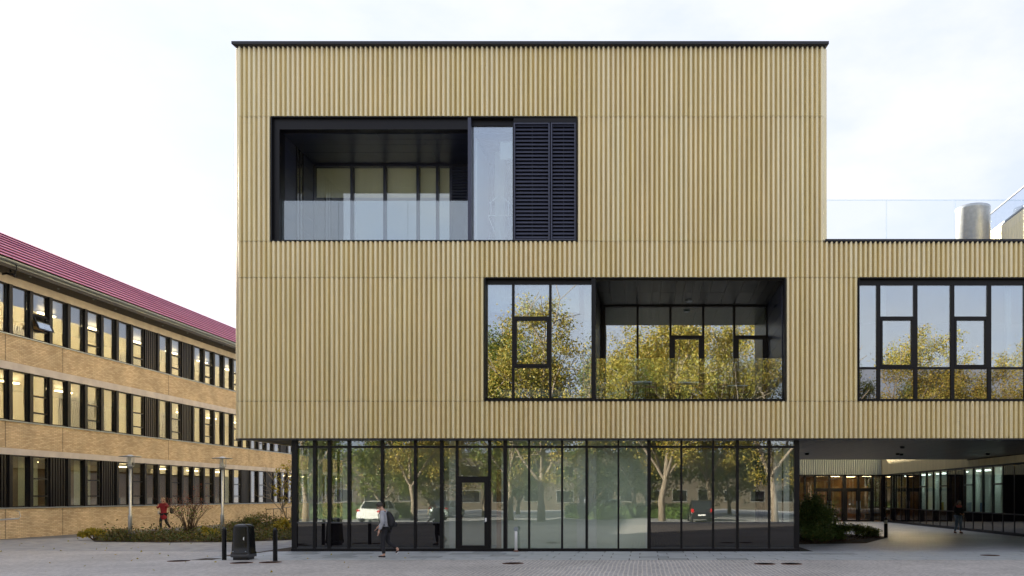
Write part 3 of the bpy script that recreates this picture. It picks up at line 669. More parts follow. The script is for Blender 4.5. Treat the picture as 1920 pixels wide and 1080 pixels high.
# right wall: window groups between black panels
def ypx(p): return XR * F / (p - PX)
grp = [(ypx(1661), ypx(1700)), (ypx(1725), ypx(1776)), (ypx(1808), ypx(1881)), (ypx(1925), ypx(2010))]
cuts = sorted([26.9, YE] + [y for g in grp for y in g])
fr = MB().box(XR-.02, XR+.14, 26.9, YE, 0, .14).box(XR-.02, XR+.14, 26.9, YE, .97, 1.03).box(XR-.03, XR+.14, 26.9, YE, zt-.10, zt)
fr.build('wall_frame', M['black_metal'], cwg)
for a, b in zip(cuts, cuts[1:]):
    isw = any(abs(a - min(g)) < .01 for g in grp); n = max(1, round((b - a) / 1.15)); st = (b - a) / n
    for k in range(n):
        ya, yc = a + k*st, a + (k+1)*st
        MB().box(XR, XR+.04, ya+.03, yc-.03, .14, .97).build('spandrel_pane', M['black_glass'], cwg)
        MB().box(XR-.02, XR+.1, ya-.03, ya+.03, .14, zt-.10).build('mullion', M['black_metal'], cwg)
        if isw:
            MB().box(XR+.02, XR+.044, ya+.03, yc-.03, 1.03, zt-.1).build('pane', M['glass'], cwg)
            if k in (0, n-1): MB().box(XR-.015, XR+.1, ya+.03, yc-.03, 2.4, 2.47).build('transom', M['black_metal'], cwg)
            MB().box(XR+.12, XR+.14, ya+.05, ya+.5, 1.03, zt-.1).build('curtain', M['pale_wall'], cwg)
        else: MB().box(XR, XR+.04, ya+.03, yc-.03, 1.03, zt-.1).build('dark_panel', M['black_glass'], cwg)
MB().box(XR+1.7, XR+1.75, 27, YE-.1, 0, zt).build('interior_wall', M['white_wall'], cwg)
for k in range(9): MB().box(XR+.8, XR+1.1, 30.2+k*3.0, 31.4+k*3.0, zt-.2, zt-.15).build('ceiling_lamp', M['lamp_cool'], cwg)
for yq, c in ((ypx(1811), 'table_blue'), (ypx(1760), 'leaf_yellow'), (ypx(1745), 'white_paint'), (ypx(1836), 'sticker_blue')):
    MB().box(XR+.1, XR+.2, yq-.25, yq+.15, 1.03, 1.5).build('window_display', M[c], cwg)
# entrance
ex = [X(p, YE) for p in (1497, 1509, 1528, 1554.5, 1583, 1609, 1636, 1653)]
ef = MB(); ze = Z(917, YE)
for q, g in enumerate(ex): hwq = .12 if q in (4,) else .07; ef.box(g-hwq, g+hwq, YE-.12, YE+.1, 0, zt)
ef.box(3, XR, YE-.12, YE+.1, zt-.12, zt).box(ex[2], ex[6], YE-.1, YE+.08, ze-.09, ze+.06).box(3, ex[0]-.07, YE-.05, YE+.1, 0, zt-.12)
ef.build('entrance_frame', M['black_metal'], cwg)
for q, (a, b) in enumerate(zip(ex, ex[1:])):
    a += .12 if q == 4 else .07; b -= .12 if q == 3 else .07
    if 2 <= q <= 5:
        MB().box(a, b, YE, YE+.03, ze+.06, zt-.12).build('pane', M['glass'], cwg)
        dr = frame_rect(MB(), a, b, .03, ze-.09, YE-.06, YE+.05, .09).build('door', M['black_metal'], cwg)
        MB().box(a+.09, b-.09, YE, YE+.03, .12, ze-.18).build('pane', M['glass'], dr)
        hx = b-.05 if q % 2 == 0 else a+.05
        MB().bar((hx, YE-.12, .9), (hx, YE-.12, 1.5), .03).build('handle', M['zinc'], dr)
    else: MB().box(a, b, YE, YE+.03, .05, zt-.12).build('pane', M['glass'], cwg)
MB().box(3, XR, 62.5, 62.7, 0, zt).build('interior_wall', M['oak'], cwg)
MB().box(3, XR+.5, YE+.1, 62.5, 0, .03).build('interior_floor', M['oak'], cwg)
MB().box(3, XR+.5, YE+.1, 62.5, zt-.02, zt+.06).build('interior_ceiling', M['ceiling'], cwg)
for px_, Yl in ((1538, 59.5), (1566, 60.5), (1595, 61.5), (1625, 60)):
    MB().box(X(px_, Yl)-.3, X(px_, Yl)+.3, Yl-.1, Yl+.1, zt-.08, zt-.04).build('ceiling_lamp', M['lamp_hall'], cwg)
for px_ in (1567, 1600, 1622): MB().box(X(px_, 61)-.25, X(px_, 61)+.25, 61, 61.1, .5, 2.6).build('interior_panel', M['warm_wall'], cwg)

# ------------------------------------------------------------------ brick building on the left
XL = -27.6; Y0, Y1 = 19.55, 82.0; MOD = 1.172; YM = 34.79
bb = empty('brick_building', (XL, 45, 0)); tag(bb, 'long three-storey yellow brick building with window bands and a red metal roof', 'building')
rows = [(1.35, 3.65, 3.93), (5.14, 7.35, 7.68), (8.90, 11.06, 11.42)]
prev = -.1; levels = []
for k, (wz0, wz1, lz1) in enumerate(rows):
    MB().box(XL-.3, XL, Y0, Y1, prev, wz0-.05).build('brick_band', M['brick'], bb)
    MB().box(XL-.25, XL+.05, Y0, Y1, wz0-.048, wz0).build('sill', M['zinc'], bb)
    y = Y0
    while y < Y1:
        L = min(4.688, Y1 - y)
        MB().box(XL-.3, XL+.012, y+.006, y+L-.006, wz1, lz1-.002).build('lintel', M['concrete'], bb); y += L
    prev = lz1
    MB().box(-36, XL-.35, Y0+.3, Y1-.3, wz1+.02, wz1+.3).build('floor_slab', M['grey_floor'], bb)
for jy in (37.9, 34.5, 46.3, 55.7):
    for za, zb_ in ((0, 1.28), (3.95, 5.07), (7.7, 8.83)): MB().box(XL-.01, XL+.003, jy-.012, jy+.012, za, zb_).build('expansion_joint', M['backing'], bb)
MB().box(-33.4, -33.2, Y0, Y1, 0, 11.3).build('interior_wall', M['warm_wall'], bb)
MB().box(-36, -35.8, Y0, Y1, 0, 11.4).box(-36, XL-.3, Y0, Y0+.3, 0, 11.4).box(-36, XL-.3, Y1-.3, Y1, 0, 11.4).build('outer_wall', M['brick'], bb)
MB().box(-36, XL-.3, Y0+.3, Y1-.3, -.1, .2).build('interior_floor', M['grey_floor'], bb)
black = {0: {-1, 2, 5, 17, 20}, 1: {8, 11, 22}, 2: {8, 11, 22}}
fcache = {}
for k, (wz0, wz1, lz1) in enumerate(rows):
    for i in range(-13, 40):
        ya = YM + i * MOD
        if ya + MOD > Y1: continue
        if i in black[k]:
            mb = MB()
            for q in range(7): mb.box(XL-.12, XL-.02, ya+q*MOD/7+.015, ya+q*MOD/7+.12, wz0, wz1)
            mb.box(XL-.2, XL-.12, ya, ya+MOD, wz0, wz1).build('slatted_panel', M['black_metal'], bb); continue
        tr = (i % 3 == 1); key = (k, tr)
        tilt = (k == 2 and i == 1)
        zA, zB = wz0 + .06, wz1 - .06; h = zB - zA; t1, t2_ = zA + h*.20, zA + h*.56
        if tilt: key = 'tilt'
        if key not in fcache:
            mb = MB().box(-.22, .03, -.10, .085, wz0, wz1).box(-.18, -.04, .085, MOD-.1, wz0, zA).box(-.18, -.04, .085, MOD-.1, zB, wz1).box(-.17, -.05, .085, .12, zA, zB).box(-.17, -.05, MOD-.135, MOD-.1, zA, zB)
            if tr: mb.box(-.16, -.05, .12, MOD-.135, t1-.03, t1+.03).box(-.16, -.05, .12, MOD-.135, t2_-.03, t2_+.03)
            me = mb.mesh('window'); me.materials.append(M['black_metal']); fcache[key] = me
            ps = []
            for a, b in ([(zA, t1-.03), (t1+.03, t2_-.03), (t2_+.03, zB)] if tr else [(zA, zB)]):
                pm = MB().box(-.125, -.105, .12, MOD-.135, a, b).mesh('pane'); pm.materials.append(M['glass_left']); ps.append(pm)
            if tilt: ps = [ps[0], ps[2]]
            fcache[(key, 'p')] = ps
        wo_ = link('window', fcache[key], None, bb, (0, ya - 45, 0))
        for pm in fcache[(key, 'p')]: link('pane', pm, None, wo_)
        if tilt:
            hz, L, ang = t2_ - .03, t2_ - t1 + .02, R(24)
            so_ = empty('open_sash'); so_.parent = wo_
            def rot(x, z): return (-.05 + x*math.cos(ang) + z*math.sin(ang), hz + (-x*math.sin(ang)) - z*math.cos(ang))
            f_, p_ = MB(), MB()
            def sb(mb, y0_, y1_, za, zb_, xa=-.04, xb=.03):
                c = [rot(xa, za), rot(xb, za), rot(xb, zb_), rot(xa, zb_)]
                mb.add([(c[j][0], yy_, c[j][1]) for yy_ in (y0_, y1_) for j in range(4)], [(0,1,2,3),(7,6,5,4),(0,4,5,1),(1,5,6,2),(2,6,7,3),(3,7,4,0)])
            sb(f_, .10, .17, 0, L); sb(f_, MOD-.185, MOD-.115, 0, L); sb(f_, .17, MOD-.185, 0, .07); sb(f_, .17, MOD-.185, L-.07, L)
            sb(p_, .17, MOD-.185, .07, L-.07, -.012, .008)
            fo = link('sash_frame', f_.mesh('sash_frame'), M['black_metal'], wo_); pp = link('pane', p_.mesh('pane'), M['glass_upper'], wo_)
            bpy.data.objects.remove(so_)
        if k == 0 and i in (0, 1, 3, 4, 14, 16):
            link('curtain', MB().box(-.62, -.60, .0, MOD, wz0+.02, wz1).mesh('curtain'), M['blind_cream'] if i % 3 == 1 else M['warm_wall'], bb, (0, ya-45, 0))
        if (i + k) % 3 == 0:
            link('ceiling_lamp', MB().box(-2.5, -2.3, .1, 1.1, wz1-.16, wz1-.10).mesh('ceiling_lamp'), M['lamp_warm'], bb, (0, ya-45, 0))
        if k == 0 and i in (6, 7, 9, 10, 13): 
            link('desk', MB().box(-2.2, -.7, -.3, 1.2, 1.2, 1.26).box(-1.2, -1.1, .2, .75, 1.3, 1.75).box(-1.6, -1.3, .3, .5, 1.26, 1.32).mesh('desk'), M['screen_grey'], bb, (0, ya-45, 0))
# eaves, gutter and roof
MB().box(XL-.3, -26.72, Y0-.4, Y1, 11.44, 11.58).build('eave_soffit', M['fascia'], bb)
for k in range(26): MB().lathe((-27.15 + .25*(k % 2), 21 + k*2.0, 11.41), [(.03, 0), (.05, .03)], 8).build('soffit_spot', M['zinc'], bb)
g = MB()
for a in range(7):
    t0, t1 = math.pi + a*math.pi/7, math.pi + (a+1)*math.pi/7; cx, cz, r_ = -26.62, 11.74, .10
    g.add([(cx+r_*math.cos(t0), Y0-.4, cz+r_*math.sin(t0)), (cx+r_*math.cos(t0), Y1, cz+r_*math.sin(t0)), (cx+r_*math.cos(t1), Y1, cz+r_*math.sin(t1)), (cx+r_*math.cos(t1), Y0-.4, cz+r_*math.sin(t1))], [(0,1,2,3)], True)
g.box(-26.73, -26.71, Y0-.4, Y1, 11.58, 11.78).build('gutter', M['zinc'], bb)
ea, rg = Vector((-26.70, 0, 11.80)), Vector((-32.7, 0, 15.2)); sl = (rg - ea); nrm = Vector((-sl.z, 0, sl.x)); nrm = -nrm.normalized() if nrm.z < 0 else nrm.normalized()
rfo = MB().add([(ea.x, Y0-.4, ea.z), (ea.x, Y1, ea.z), (rg.x, Y1, rg.z), (rg.x, Y0-.4, rg.z), (-38.7, Y0-.4, ea.z), (-38.7, Y1, ea.z)], [(0,1,2,3), (3,2,5,4), (0,3,4), (1,5,2)]).build('roof', M['fascia'], bb)
NS = 9
for k in range(NS):
    a = ea + sl * (k / NS) + nrm * .10; b = ea + sl * ((k + 1.0) / NS) + nrm * .03
    a2, b2 = a - nrm*.025, b - nrm*.025
    for q in range(4):
        ya, yc = Y0-.4 + q*15.6 + .01, min(Y0-.4 + (q+1)*15.6, Y1)
        MB().add([(a.x,ya,a.z),(a.x,yc,a.z),(b.x,yc,b.z),(b.x,ya,b.z),(a2.x,ya,a2.z),(a2.x,yc,a2.z),(b2.x,yc,b2.z),(b2.x,ya,b2.z)], [(0,1,2,3),(7,6,5,4),(0,4,5,1),(1,5,6,2),(2,6,7,3),(3,7,4,0)]).build('roof_sheet', M['roof_red'], rfo)
# cable hanger under the eave at the left, pipe rail at the foot of the wall
ch = MB(); Yc = 33.9; xc = X(0, Yc)
def P(px, py, Y): return Vector((X(px, Y), Y, Z(py, Y)))
ch.ring([P(-30, 468, Yc), P(0, 484, Yc), P(12, 497, Yc), P(20, 508, Yc), P(24, 516, Yc)], [.025]*5, 6)
ch.ring([P(22, 486, Yc), P(28, 492, Yc), P(32, 502, Yc), P(29, 512, Yc), P(25, 518, Yc)], [.025]*5, 6)
ch.ring([P(4, 514, Yc), P(14, 512, Yc), P(24, 516, Yc)], [.04, .05, .03], 6); ch.ring([P(21, 482, Yc), P(23, 489, Yc)], [.05, .05], 8); ch.ring([P(20, 512, Yc), P(29, 519, Yc)], [.06, .05], 8)
tag(ch.build('cable_hanger', M['black_metal']), 'black looped cables hanging below the gutter of the brick building', 'cable')
pr = MB(); Yp = 33.0; pr.ring([(X(-60, Yp), Yp, .78), (X(35, Yp), Yp, .92)], [.03, .03], 8).ring([(X(35, Yp), Yp, .92), (X(37, Yp), Yp+.05, 1.02), (X(32, Yp), Yp+.1, 1.22), (X(22, Yp), Yp+.2, 1.24)], [.02, .014, .014, .014], 6).ring([(X(-10, Yp), Yp, -.02), (X(-10, Yp), Yp, .85)], [.025, .025], 8)
tag(pr.build('pipe_rail', M['galvanized']), 'low galvanised pipe rail in front of the brick wall at the far left', 'rail')
# ramp handrail behind the planting
hr = empty('ramp_handrail', (-17.5, 40, 0)); tag(hr, 'thin dark handrail with slim posts behind the planting bed', 'handrail')
hp = [P(499, 955, 39.5), P(513, 954, 41), P(527, 952.5, 42.6), P(537, 951.5, 44), P(546, 950.5, 45.5)]
mb = MB(); mb.ring(hp, [.02]*5, 6); mb.build('top_rail', M['black_metal'], hr)
for p in hp: MB().ring([(p.x, p.y, 0), p], [.016, .016], 6).build('post', M['black_metal'], hr)

# ------------------------------------------------------------------ street furniture
def lamp(px, Y, label):
    t = empty('path_lamp', (X(px, Y), Y, 0)); tag(t, label, 'lamp', 'path lamps by the brick building')
    o = Vector((X(px, Y), Y, 0)); H = 3.56
    MB().lathe(o, [(.075, -.05), (.075, 1.02), (.072, 1.05), (.048, 1.09), (.048, 3.02)], 14).build('pole', M['galvanized'], t)
    MB().lathe(o + Vector((0, 0, 2.98)), [(.06, 0), (.11, .08), (.14, .10), (.14, .12), (.07, .13), (.065, .16)], 16).build('collar', M['galvanized'], t)
    MB().lathe(o + Vector((0, 0, 3.14)), [(.06, 0), (.055, .12), (.03, .18), (.03, .34)], 14).build('lamp_core', M['white_paint'], t)
    cyl = MB(); n = 20
    cyl.add([(o.x+.13*math.cos(2*math.pi*k/n), o.y+.13*math.sin(2*math.pi*k/n), zz) for zz in (3.10, 3.46) for k in range(n)], [(k, (k+1) % n, n+(k+1) % n, n+k) for k in range(n)], True)
    cyl.build('glass_cylinder', M['glass_clear'], t)
    for k in range(3):
        a = 2*math.pi*k/3 + .5; MB().bar((o.x+.14*math.cos(a), o.y+.14*math.sin(a), 3.09), (o.x+.14*math.cos(a), o.y+.14*math.sin(a), 3.47), .014).build('stay', M['galvanized'], t)
    MB().lathe(o + Vector((0, 0, 3.46)), [(.05, 0), (.40, .012), (.41, .025), (.40, .035), (.12, .06), (.09, .08), (.04, .10)], 28).build('lamp_shade', M['galvanized'], t)
lamp(244, 33.1, 'galvanised path lamp with flat round shade, nearer the left edge')
lamp(417, 34.7, 'galvanised path lamp with flat round shade, behind the litter bin')
def bollard(px, Y, label):
    t = empty('bollard', (X(px, Y), Y, 0)); tag(t, label, 'bollard', 'black steel bollards')
    o = Vector((X(px, Y), Y, 0))
    MB().lathe(o, [(.062, -.05), (.062, .86), (.064, .862), (.064, .868), (.062, .87)], 18).build('post', M['black_plastic'], t)
    MB().lathe(o + Vector((0, 0, .87)), [(.062, 0), (.060, .02), (.050, .05), (.030, .072), (.008, .08)], 18).build('cap', M['black_plastic'], t)
bollard(420.5, 23.15, 'black steel bollard with domed cap left of the litter bin')
bollard(516, 22.8, 'black steel bollard with domed cap right of the litter bin')
# litter bin
Yb = 23.3; ob = Vector((X(457, Yb), Yb, 0)); lb = empty('litter_bin', ob); tag(lb, 'tapered black plastic litter bin with a round white sticker', 'bin')
def sqring(mb, c, prof, r=.28, n=6):
    vs = []; m = 4 * n
    for hw_, z in prof:
        for q in range(4):
            for k in range(n):
                a = q*math.pi/2 + (k/(n-1))*math.pi/2; rr_ = hw_*r
                sx, sy = [(1,1),(-1,1),(-1,-1),(1,-1)][q]
                vs.append((c.x + sx*(hw_-rr_) + rr_*math.cos(a), c.y + sy*(hw_-rr_) + rr_*math.sin(a), c.z + z))
    fs = [(i*m+k, i*m+(k+1) % m, (i+1)*m+(k+1) % m, (i+1)*m+k) for i in range(len(prof)-1) for k in range(m)]
    mb.add(vs, fs, True); mb.add(vs[:m], [tuple(reversed(range(m)))]); mb.add(vs[-m:], [tuple(range(m))]); return mb
sqring(MB(), ob, [(.225, 0), (.225, .10)]).build('foot', M['black_plastic'], lb)
sqring(MB(), ob, [(.262, .08), (.275, .085), (.275, .165), (.268, .17)]).build('base_band', M['grey_plastic'], lb)
bdy = sqring(MB(), ob, [(.278, .17), (.278, .21), (.262, .23), (.252, .5), (.232, .86), (.228, .93)], .38).build('body', M['black_plastic'], lb)
sqring(MB(), ob, [(.230, .932), (.232, .95), (.215, .99), (.17, 1.02), (.11, 1.035)], .42).build('lid', M['black_plastic'], lb)
stx = MB(); n = 20; cs = ob + Vector((.158, -.20, .62)); u = Vector((.75, .66, 0)).normalized(); nn = Vector((.66, -.75, .05)).normalized()
stx.ring([cs - nn*.03, cs + nn*.018], [.075, .075], 20).build('sticker', M['white_paint'], lb)
MB().ring([cs + nn*.01, cs + nn*.021], [.035, .035], 12).build('sticker_mark', M['sticker_blue'], lb)
for dx in (-.17, .19): MB().ring([ob + Vector((dx, -.27, .25)), ob + Vector((dx, -.285, .25))], [.016, .016], 8).build('bolt', M['zinc'], lb)
# white marker post at the glazing
op = Vector((X(967.5, 26.5), 26.5, 0)); wp = empty('marker_post', op); tag(wp, 'short white post with round head beside the ground-floor glazing', 'post')
MB().lathe(op, [(.05, 0), (.05, .66), (.045, .68)], 12).build('post', M['white_paint'], wp)
MB().ring([op + Vector((0, -.03, .76)), op + Vector((0, .03, .76))], [.075, .075], 16).build('head', M['zinc'], wp)
MB().lathe(op, [(.08, .0), (.08, .04), (.055, .06)], 12).build('foot', M['rust'], wp)
for px_, py_, lab in ((335, 1052, 'round rusty manhole cover in the asphalt at the left'), (453, 1055.5, 'round rusty manhole cover in front of the litter bin'), (507, 1054.5, 'round rusty manhole cover by the right bollard'),
                      (962, 1056.5, 'round rusty manhole cover in the setts below the door'), (1434, 1057.5, 'left of two rusty covers in the setts at the right'), (1484, 1057.5, 'right of two rusty covers in the setts at the right'), (1856, 1041.5, 'small dark cover in the paving of the passage')):
    Y = 1500 * CH / (py_ - 930)
    tag(MB().lathe((X(px_, Y), Y, -.02), [(.29, 0), (.29, .029), (.25, .029), (.25, .026), (.02, .027)], 24).build('manhole_cover', M['rust']), lab, 'manhole cover', 'manhole covers in the paving')
def bollard_lamp(px, Y, label):
    o = Vector((X(px, Y), Y, 0)); t = empty('bollard_lamp', o); tag(t, label, 'bollard lamp', 'bollard lamps in the passage')
    MB().lathe(o, [(.085, -.03), (.085, .62)], 16).build('post', M['black_metal'], t)
    MB().lathe(o, [(.07, .62), (.07, .78)], 16).build('lens', M['white_paint'], t)
    MB().lathe(o, [(.085, .78), (.085, .84), (.06, .89), (.02, .905)], 16).build('cap', M['black_metal'], t)
bollard_lamp(1661, 35.6, 'black bollard lamp at the end of the low shrubs')
bollard_lamp(1565.5, 44.5, 'black bollard lamp half hidden behind the big bush')

# ------------------------------------------------------------------ loggia furniture
def chair(px, Y, rz, label):
    z0 = ZR[1] + .035; o = Vector((X(px, Y), Y, z0)); t = empty('folding_chair', o, rz); tag(t, label, 'chair', 'folding chairs on the loggia')
    def pb(name, segs, m='teak', wd=.028):
        mb = MB()
        for a, b in segs: mb.bar(a, b, wd)
        me = mb.mesh(name); link(name, me, M[m], t)
    for sx in (-.2, .2):
        pb('leg', [((sx, -.22, 0), (sx, .16, .46)), ], 'black_metal'); pb('leg', [((sx*.92, .22, 0), (sx*.92, -.18, .46))], 'black_metal')
        pb('back_post', [((sx, .16, .46), (sx, .24, .88))], 'black_metal')
    for k in range(5): link('seat_slat', MB().box(-.2, .2, -.2+k*.08, -.14+k*.08, .455, .475).mesh('seat_slat'), M['teak'], t)
    for k in range(2): link('back_slat', MB().box(-.21, .21, .205+k*.025, .225+k*.025, .68+k*.12, .76+k*.12).mesh('back_slat'), M['teak'], t)
def table(px, Y, label):
    z0 = ZR[1] + .035; o = Vector((X(px, Y), Y, z0)); t = empty('bistro_table', o); tag(t, label, 'table', 'small tables on the loggia')
    link('table_top', MB().box(-.36, .36, -.3, .3, .70, .73).mesh('table_top'), M['table_blue'], t)
    for sx in (-.28, .28):
        link('leg', MB().bar((sx, -.24, 0), (sx, .24, .7), .03).bar((sx, .24, 0), (sx, -.24, .7), .03).mesh('leg'), M['black_metal'], t)
chair(1185, 28.0, 1.4, 'folding chair at the left end of the loggia'); chair(1222, 28.7, 3.0, 'folding chair behind the left loggia table'); chair(1265, 28.4, .2, 'folding chair left of the loggia door')
chair(1308, 28.8, 3.2, 'folding chair in front of the loggia door'); chair(1358, 28.6, .1, 'folding chair right of the loggia door'); chair(1395, 27.9, -1.3, 'folding chair by the right loggia table'); chair(1428, 28.5, -1.6, 'folding chair at the right end of the loggia')
table(1203, 27.5, 'small blue-grey table at the left of the loggia'); table(1290, 27.6, 'small blue-grey table in the middle of the loggia'); table(1382, 28.4, 'small blue-grey table at the right of the loggia')
# house-shaped frame model on a stand in the narrow upper window
zf = ZR[3] + .04; om = Vector((X(938, 27.4), 27.4, zf)); hm = empty('house_model', om); tag(hm, 'white house-shaped frame model on a stand in the narrow upper window', 'model')
MB().bar(om+Vector((-.45,0,1.15)), om+Vector((.35,0,1.15)), .03).bar(om+Vector((-.42,0,1.15)), om+Vector((0,0,.1)), .03).bar(om+Vector((0,0,.02)), om+Vector((0,0,1.15)), .04).bar(om+Vector((-.25,0,.03)), om+Vector((.25,0,.03)), .06).build('stand', M['white_wall'], hm)
MB().bar(om+Vector((-.32,0,1.17)), om+Vector((-.32,0,1.6)), .03).bar(om+Vector((.28,0,1.17)), om+Vector((.28,0,1.6)), .03).bar(om+Vector((-.36,0,1.58)), om+Vector((-.02,0,1.85)), .03).bar(om+Vector((-.02,0,1.85)), om+Vector((.32,0,1.58)), .03).build('house_frame', M['white_paint'], hm)

# ------------------------------------------------------------------ planting
def leaf_mesh(name, pts, size, aspect=.55, up=.35, jitter=.45):
    pts = np.asarray(pts, float); n = len(pts)
    a = rng.normal(size=(n, 3)); a /= np.linalg.norm(a, axis=1)[:, None]
    nr = rng.normal(size=(n, 3)); nr[:, 2] += up * 2; b = np.cross(a, nr); b /= np.linalg.norm(b, axis=1)[:, None] + 1e-9
    s_ = size * (1 + jitter * (rng.random(n) - .5) * 2)
    a = a * s_[:, None]; b = b * (s_ * aspect)[:, None]
    v = np.stack([pts - a*.5, pts + b*.5, pts + a*.5, pts - b*.5], 1).reshape(-1, 3)
    me = bpy.data.meshes.new(name); me.vertices.add(4*n); me.vertices.foreach_set('co', v.ravel())
    me.loops.add(4*n); me.loops.foreach_set('vertex_index', np.arange(4*n, dtype=np.int32))
    me.polygons.add(n); me.polygons.foreach_set('loop_start', np.arange(0, 4*n, 4, dtype=np.int32)); me.polygons.foreach_set('loop_total', np.full(n, 4, dtype=np.int32))
    me.update(); me.validate(); return me
def clump_pts(n, c, r, k=14, flat=1.0, spread=.33):
    r = np.array(r, float); cc = []
    while len(cc) < k:
        p = rng.uniform(-1, 1, 3)
        if .25 < np.linalg.norm(p) < 1: cc.append(p * .78)
    cc = np.array(cc); idx = rng.integers(0, k, n)
    p = cc[idx] + rng.normal(size=(n, 3)) * spread * .62
    p = p * r; p[:, 2] = np.abs(p[:, 2] + r[2] * .9) * flat
    return p + np.array(c)
def shrub(name, label, c, r, n, size, m, cat='shrub', group=None, k=14, stems=7, spread=.33):
    t = empty(name, c); tag(t, label, cat, group); c = Vector(c)
    pts = clump_pts(n, (0, 0, 0), r, k, 1, spread)
    pts = pts[pts[:, 2] > .03]
    link('foliage', leaf_mesh('foliage', pts, size), M[m], t)
    mb = MB()
    for q in range(stems):
        e = pts[rng.integers(0, len(pts))] * .9
        mb.ring([(0, 0, -.03), (e[0]*.35, e[1]*.35, e[2]*.55), tuple(e)], [.022, .014, .005], 5)
    link('stem', mb.mesh('stem'), M['twig'], t); return t
# right-hand bed
poly_sheet('bush_soil', [(5.7, 30.6), (8.6, 31.2), (10.4, 34.8), (11.0, 36.2), (9.8, 39), (6.0, 39)], .004, M['soil'])
shrub('evergreen_bush', 'tall dense evergreen bush beside the right glass corner', (X(1530, 33), 33.0, 0), (.85, 1.1, 1.05), 9000, .085, 'leaf_ever', 'bush', k=22, spread=.36)
shrub('evergreen_bush', 'wide dark bush behind the tall bush at the glass corner', (X(1520, 36), 36.0, 0), (.9, 1.2, .85), 5000, .085, 'leaf_ever', 'bush', k=20)
shrub('low_shrub', 'bright green low spreading shrub right of the tall bush', (X(1565, 33.6), 33.6, 0), (.75, .8, .42), 4500, .07, 'leaf_bright', 'shrub', k=16)
shrub('low_shrub', 'low dull green shrub at the foot of the tall bush', (X(1528, 31.6), 31.6, 0), (.75, .5, .40), 3500, .07, 'leaf_ever', 'shrub', k=14)
shrub('low_shrub', 'small green ground shrub beside the bollard lamp', (X(1630, 36), 36.0, 0), (.6, .5, .24), 2500, .07, 'leaf_ever', 'shrub', k=12)
shrub('low_shrub', 'sparse dark shrub behind the bollard lamp bed', (X(1606, 37.4), 37.4, 0), (.6, .5, .36), 1300, .08, 'leaf_ever', 'shrub', k=10, stems=14)
lt = np.stack([rng.uniform(6.0, 10.6, 2500), rng.uniform(30.8, 37, 2500), rng.uniform(.006, .03, 2500)], 1)
lt = lt[(lt[:, 0] - 5.7) < (lt[:, 1] - 29.6) * .80]
tag(link('leaf_litter', leaf_mesh('leaf_litter', lt, .07, .6, 2.5), M['leaf_litter']), 'brown fallen leaves on the soil of the right bed', 'leaf litter', kind='stuff')
# left bed: ground cover within the bed outline
bed = [(-24.2, 35.0), (-22.3, 32.5), (-19, 32.0), (-16.6, 32.3), (-12.6, 36.0), (-12.2, 44), (-18.5, 58), (-22.0, 44)]
def inside(P_, poly):
    x, y = P_[:, 0], P_[:, 1]; r_ = np.zeros(len(P_), bool)
    for (xa, ya), (xb, yb_) in zip(poly, poly[1:] + poly[:1]):
        c = ((ya > y) != (yb_ > y)) & (x < (xb - xa) * (y - ya) / (yb_ - ya + 1e-12) + xa); r_ ^= c
    return r_
cl = np.stack([rng.uniform(-24.5, -12, 1500), 31.8 + rng.power(.6, 1500) * 0 + rng.random(1500) ** 1.8 * 24], 1); cl = cl[inside(cl, bed)]
idx = rng.integers(0, len(cl), 30000); hh = rng.uniform(.18, .55, len(cl))
gp = np.concatenate([cl[idx] + rng.normal(size=(30000, 2)) * .16, (np.abs(rng.normal(size=30000)) * .45 * hh[idx] + .02)[:, None]], 1)
gp = gp[inside(gp, bed)]
tag(link('ground_cover', leaf_mesh('ground_cover', gp, .10, .55, .8), M['leaf_cover']), 'mixed green and reddish ground cover filling the left planting bed', 'ground cover', kind='stuff')
shrub('yellow_shrub', 'small yellow-green leafy shrub at the left tip of the bed', (X(176, 33.6), 33.6, 0), (.62, .4, .30), 900, .13, 'leaf_yellow', 'shrub', k=9)
shrub('yellow_shrub', 'yellow-green shrub in the bed between the lamp and the bin', (X(395, 34.2), 34.2, 0), (.5, .4, .28), 700, .11, 'leaf_yellow', 'shrub', k=8)
shrub('yellow_shrub', 'yellow-leaved shrub right of the right bollard', (X(528, 37.5), 37.5, 0), (.45, .4, .42), 700, .11, 'leaf_yellow', 'shrub', k=8)
shrub('low_shrub', 'green shrub behind the litter bin', (X(470, 38), 38, 0), (1.0, .7, .45), 2500, .10, 'leaf_cover', 'shrub', k=14)
shrub('low_shrub', 'wiry green shrub with tall shoots behind the right bollard', (X(500, 40), 40, 0), (1.2, .7, .6), 1600, .10, 'leaf_cover', 'shrub', k=14, stems=16)
shrub('low_shrub', 'rusty red and green shrub at the foot of the left lamp', (X(226, 34), 34, 0), (.7, .4, .26), 1100, .10, 'leaf_cover', 'shrub', k=9)
fl = np.stack([rng.uniform(-26, -6, 160), rng.uniform(19, 33, 160), np.full(160, .012)], 1)
tag(link('fallen_leaves', leaf_mesh('fallen_leaves', fl, .08, .6, 3), M['leaf_yellow']), 'scattered fallen leaves on the paving at the left', 'leaves', kind='stuff')
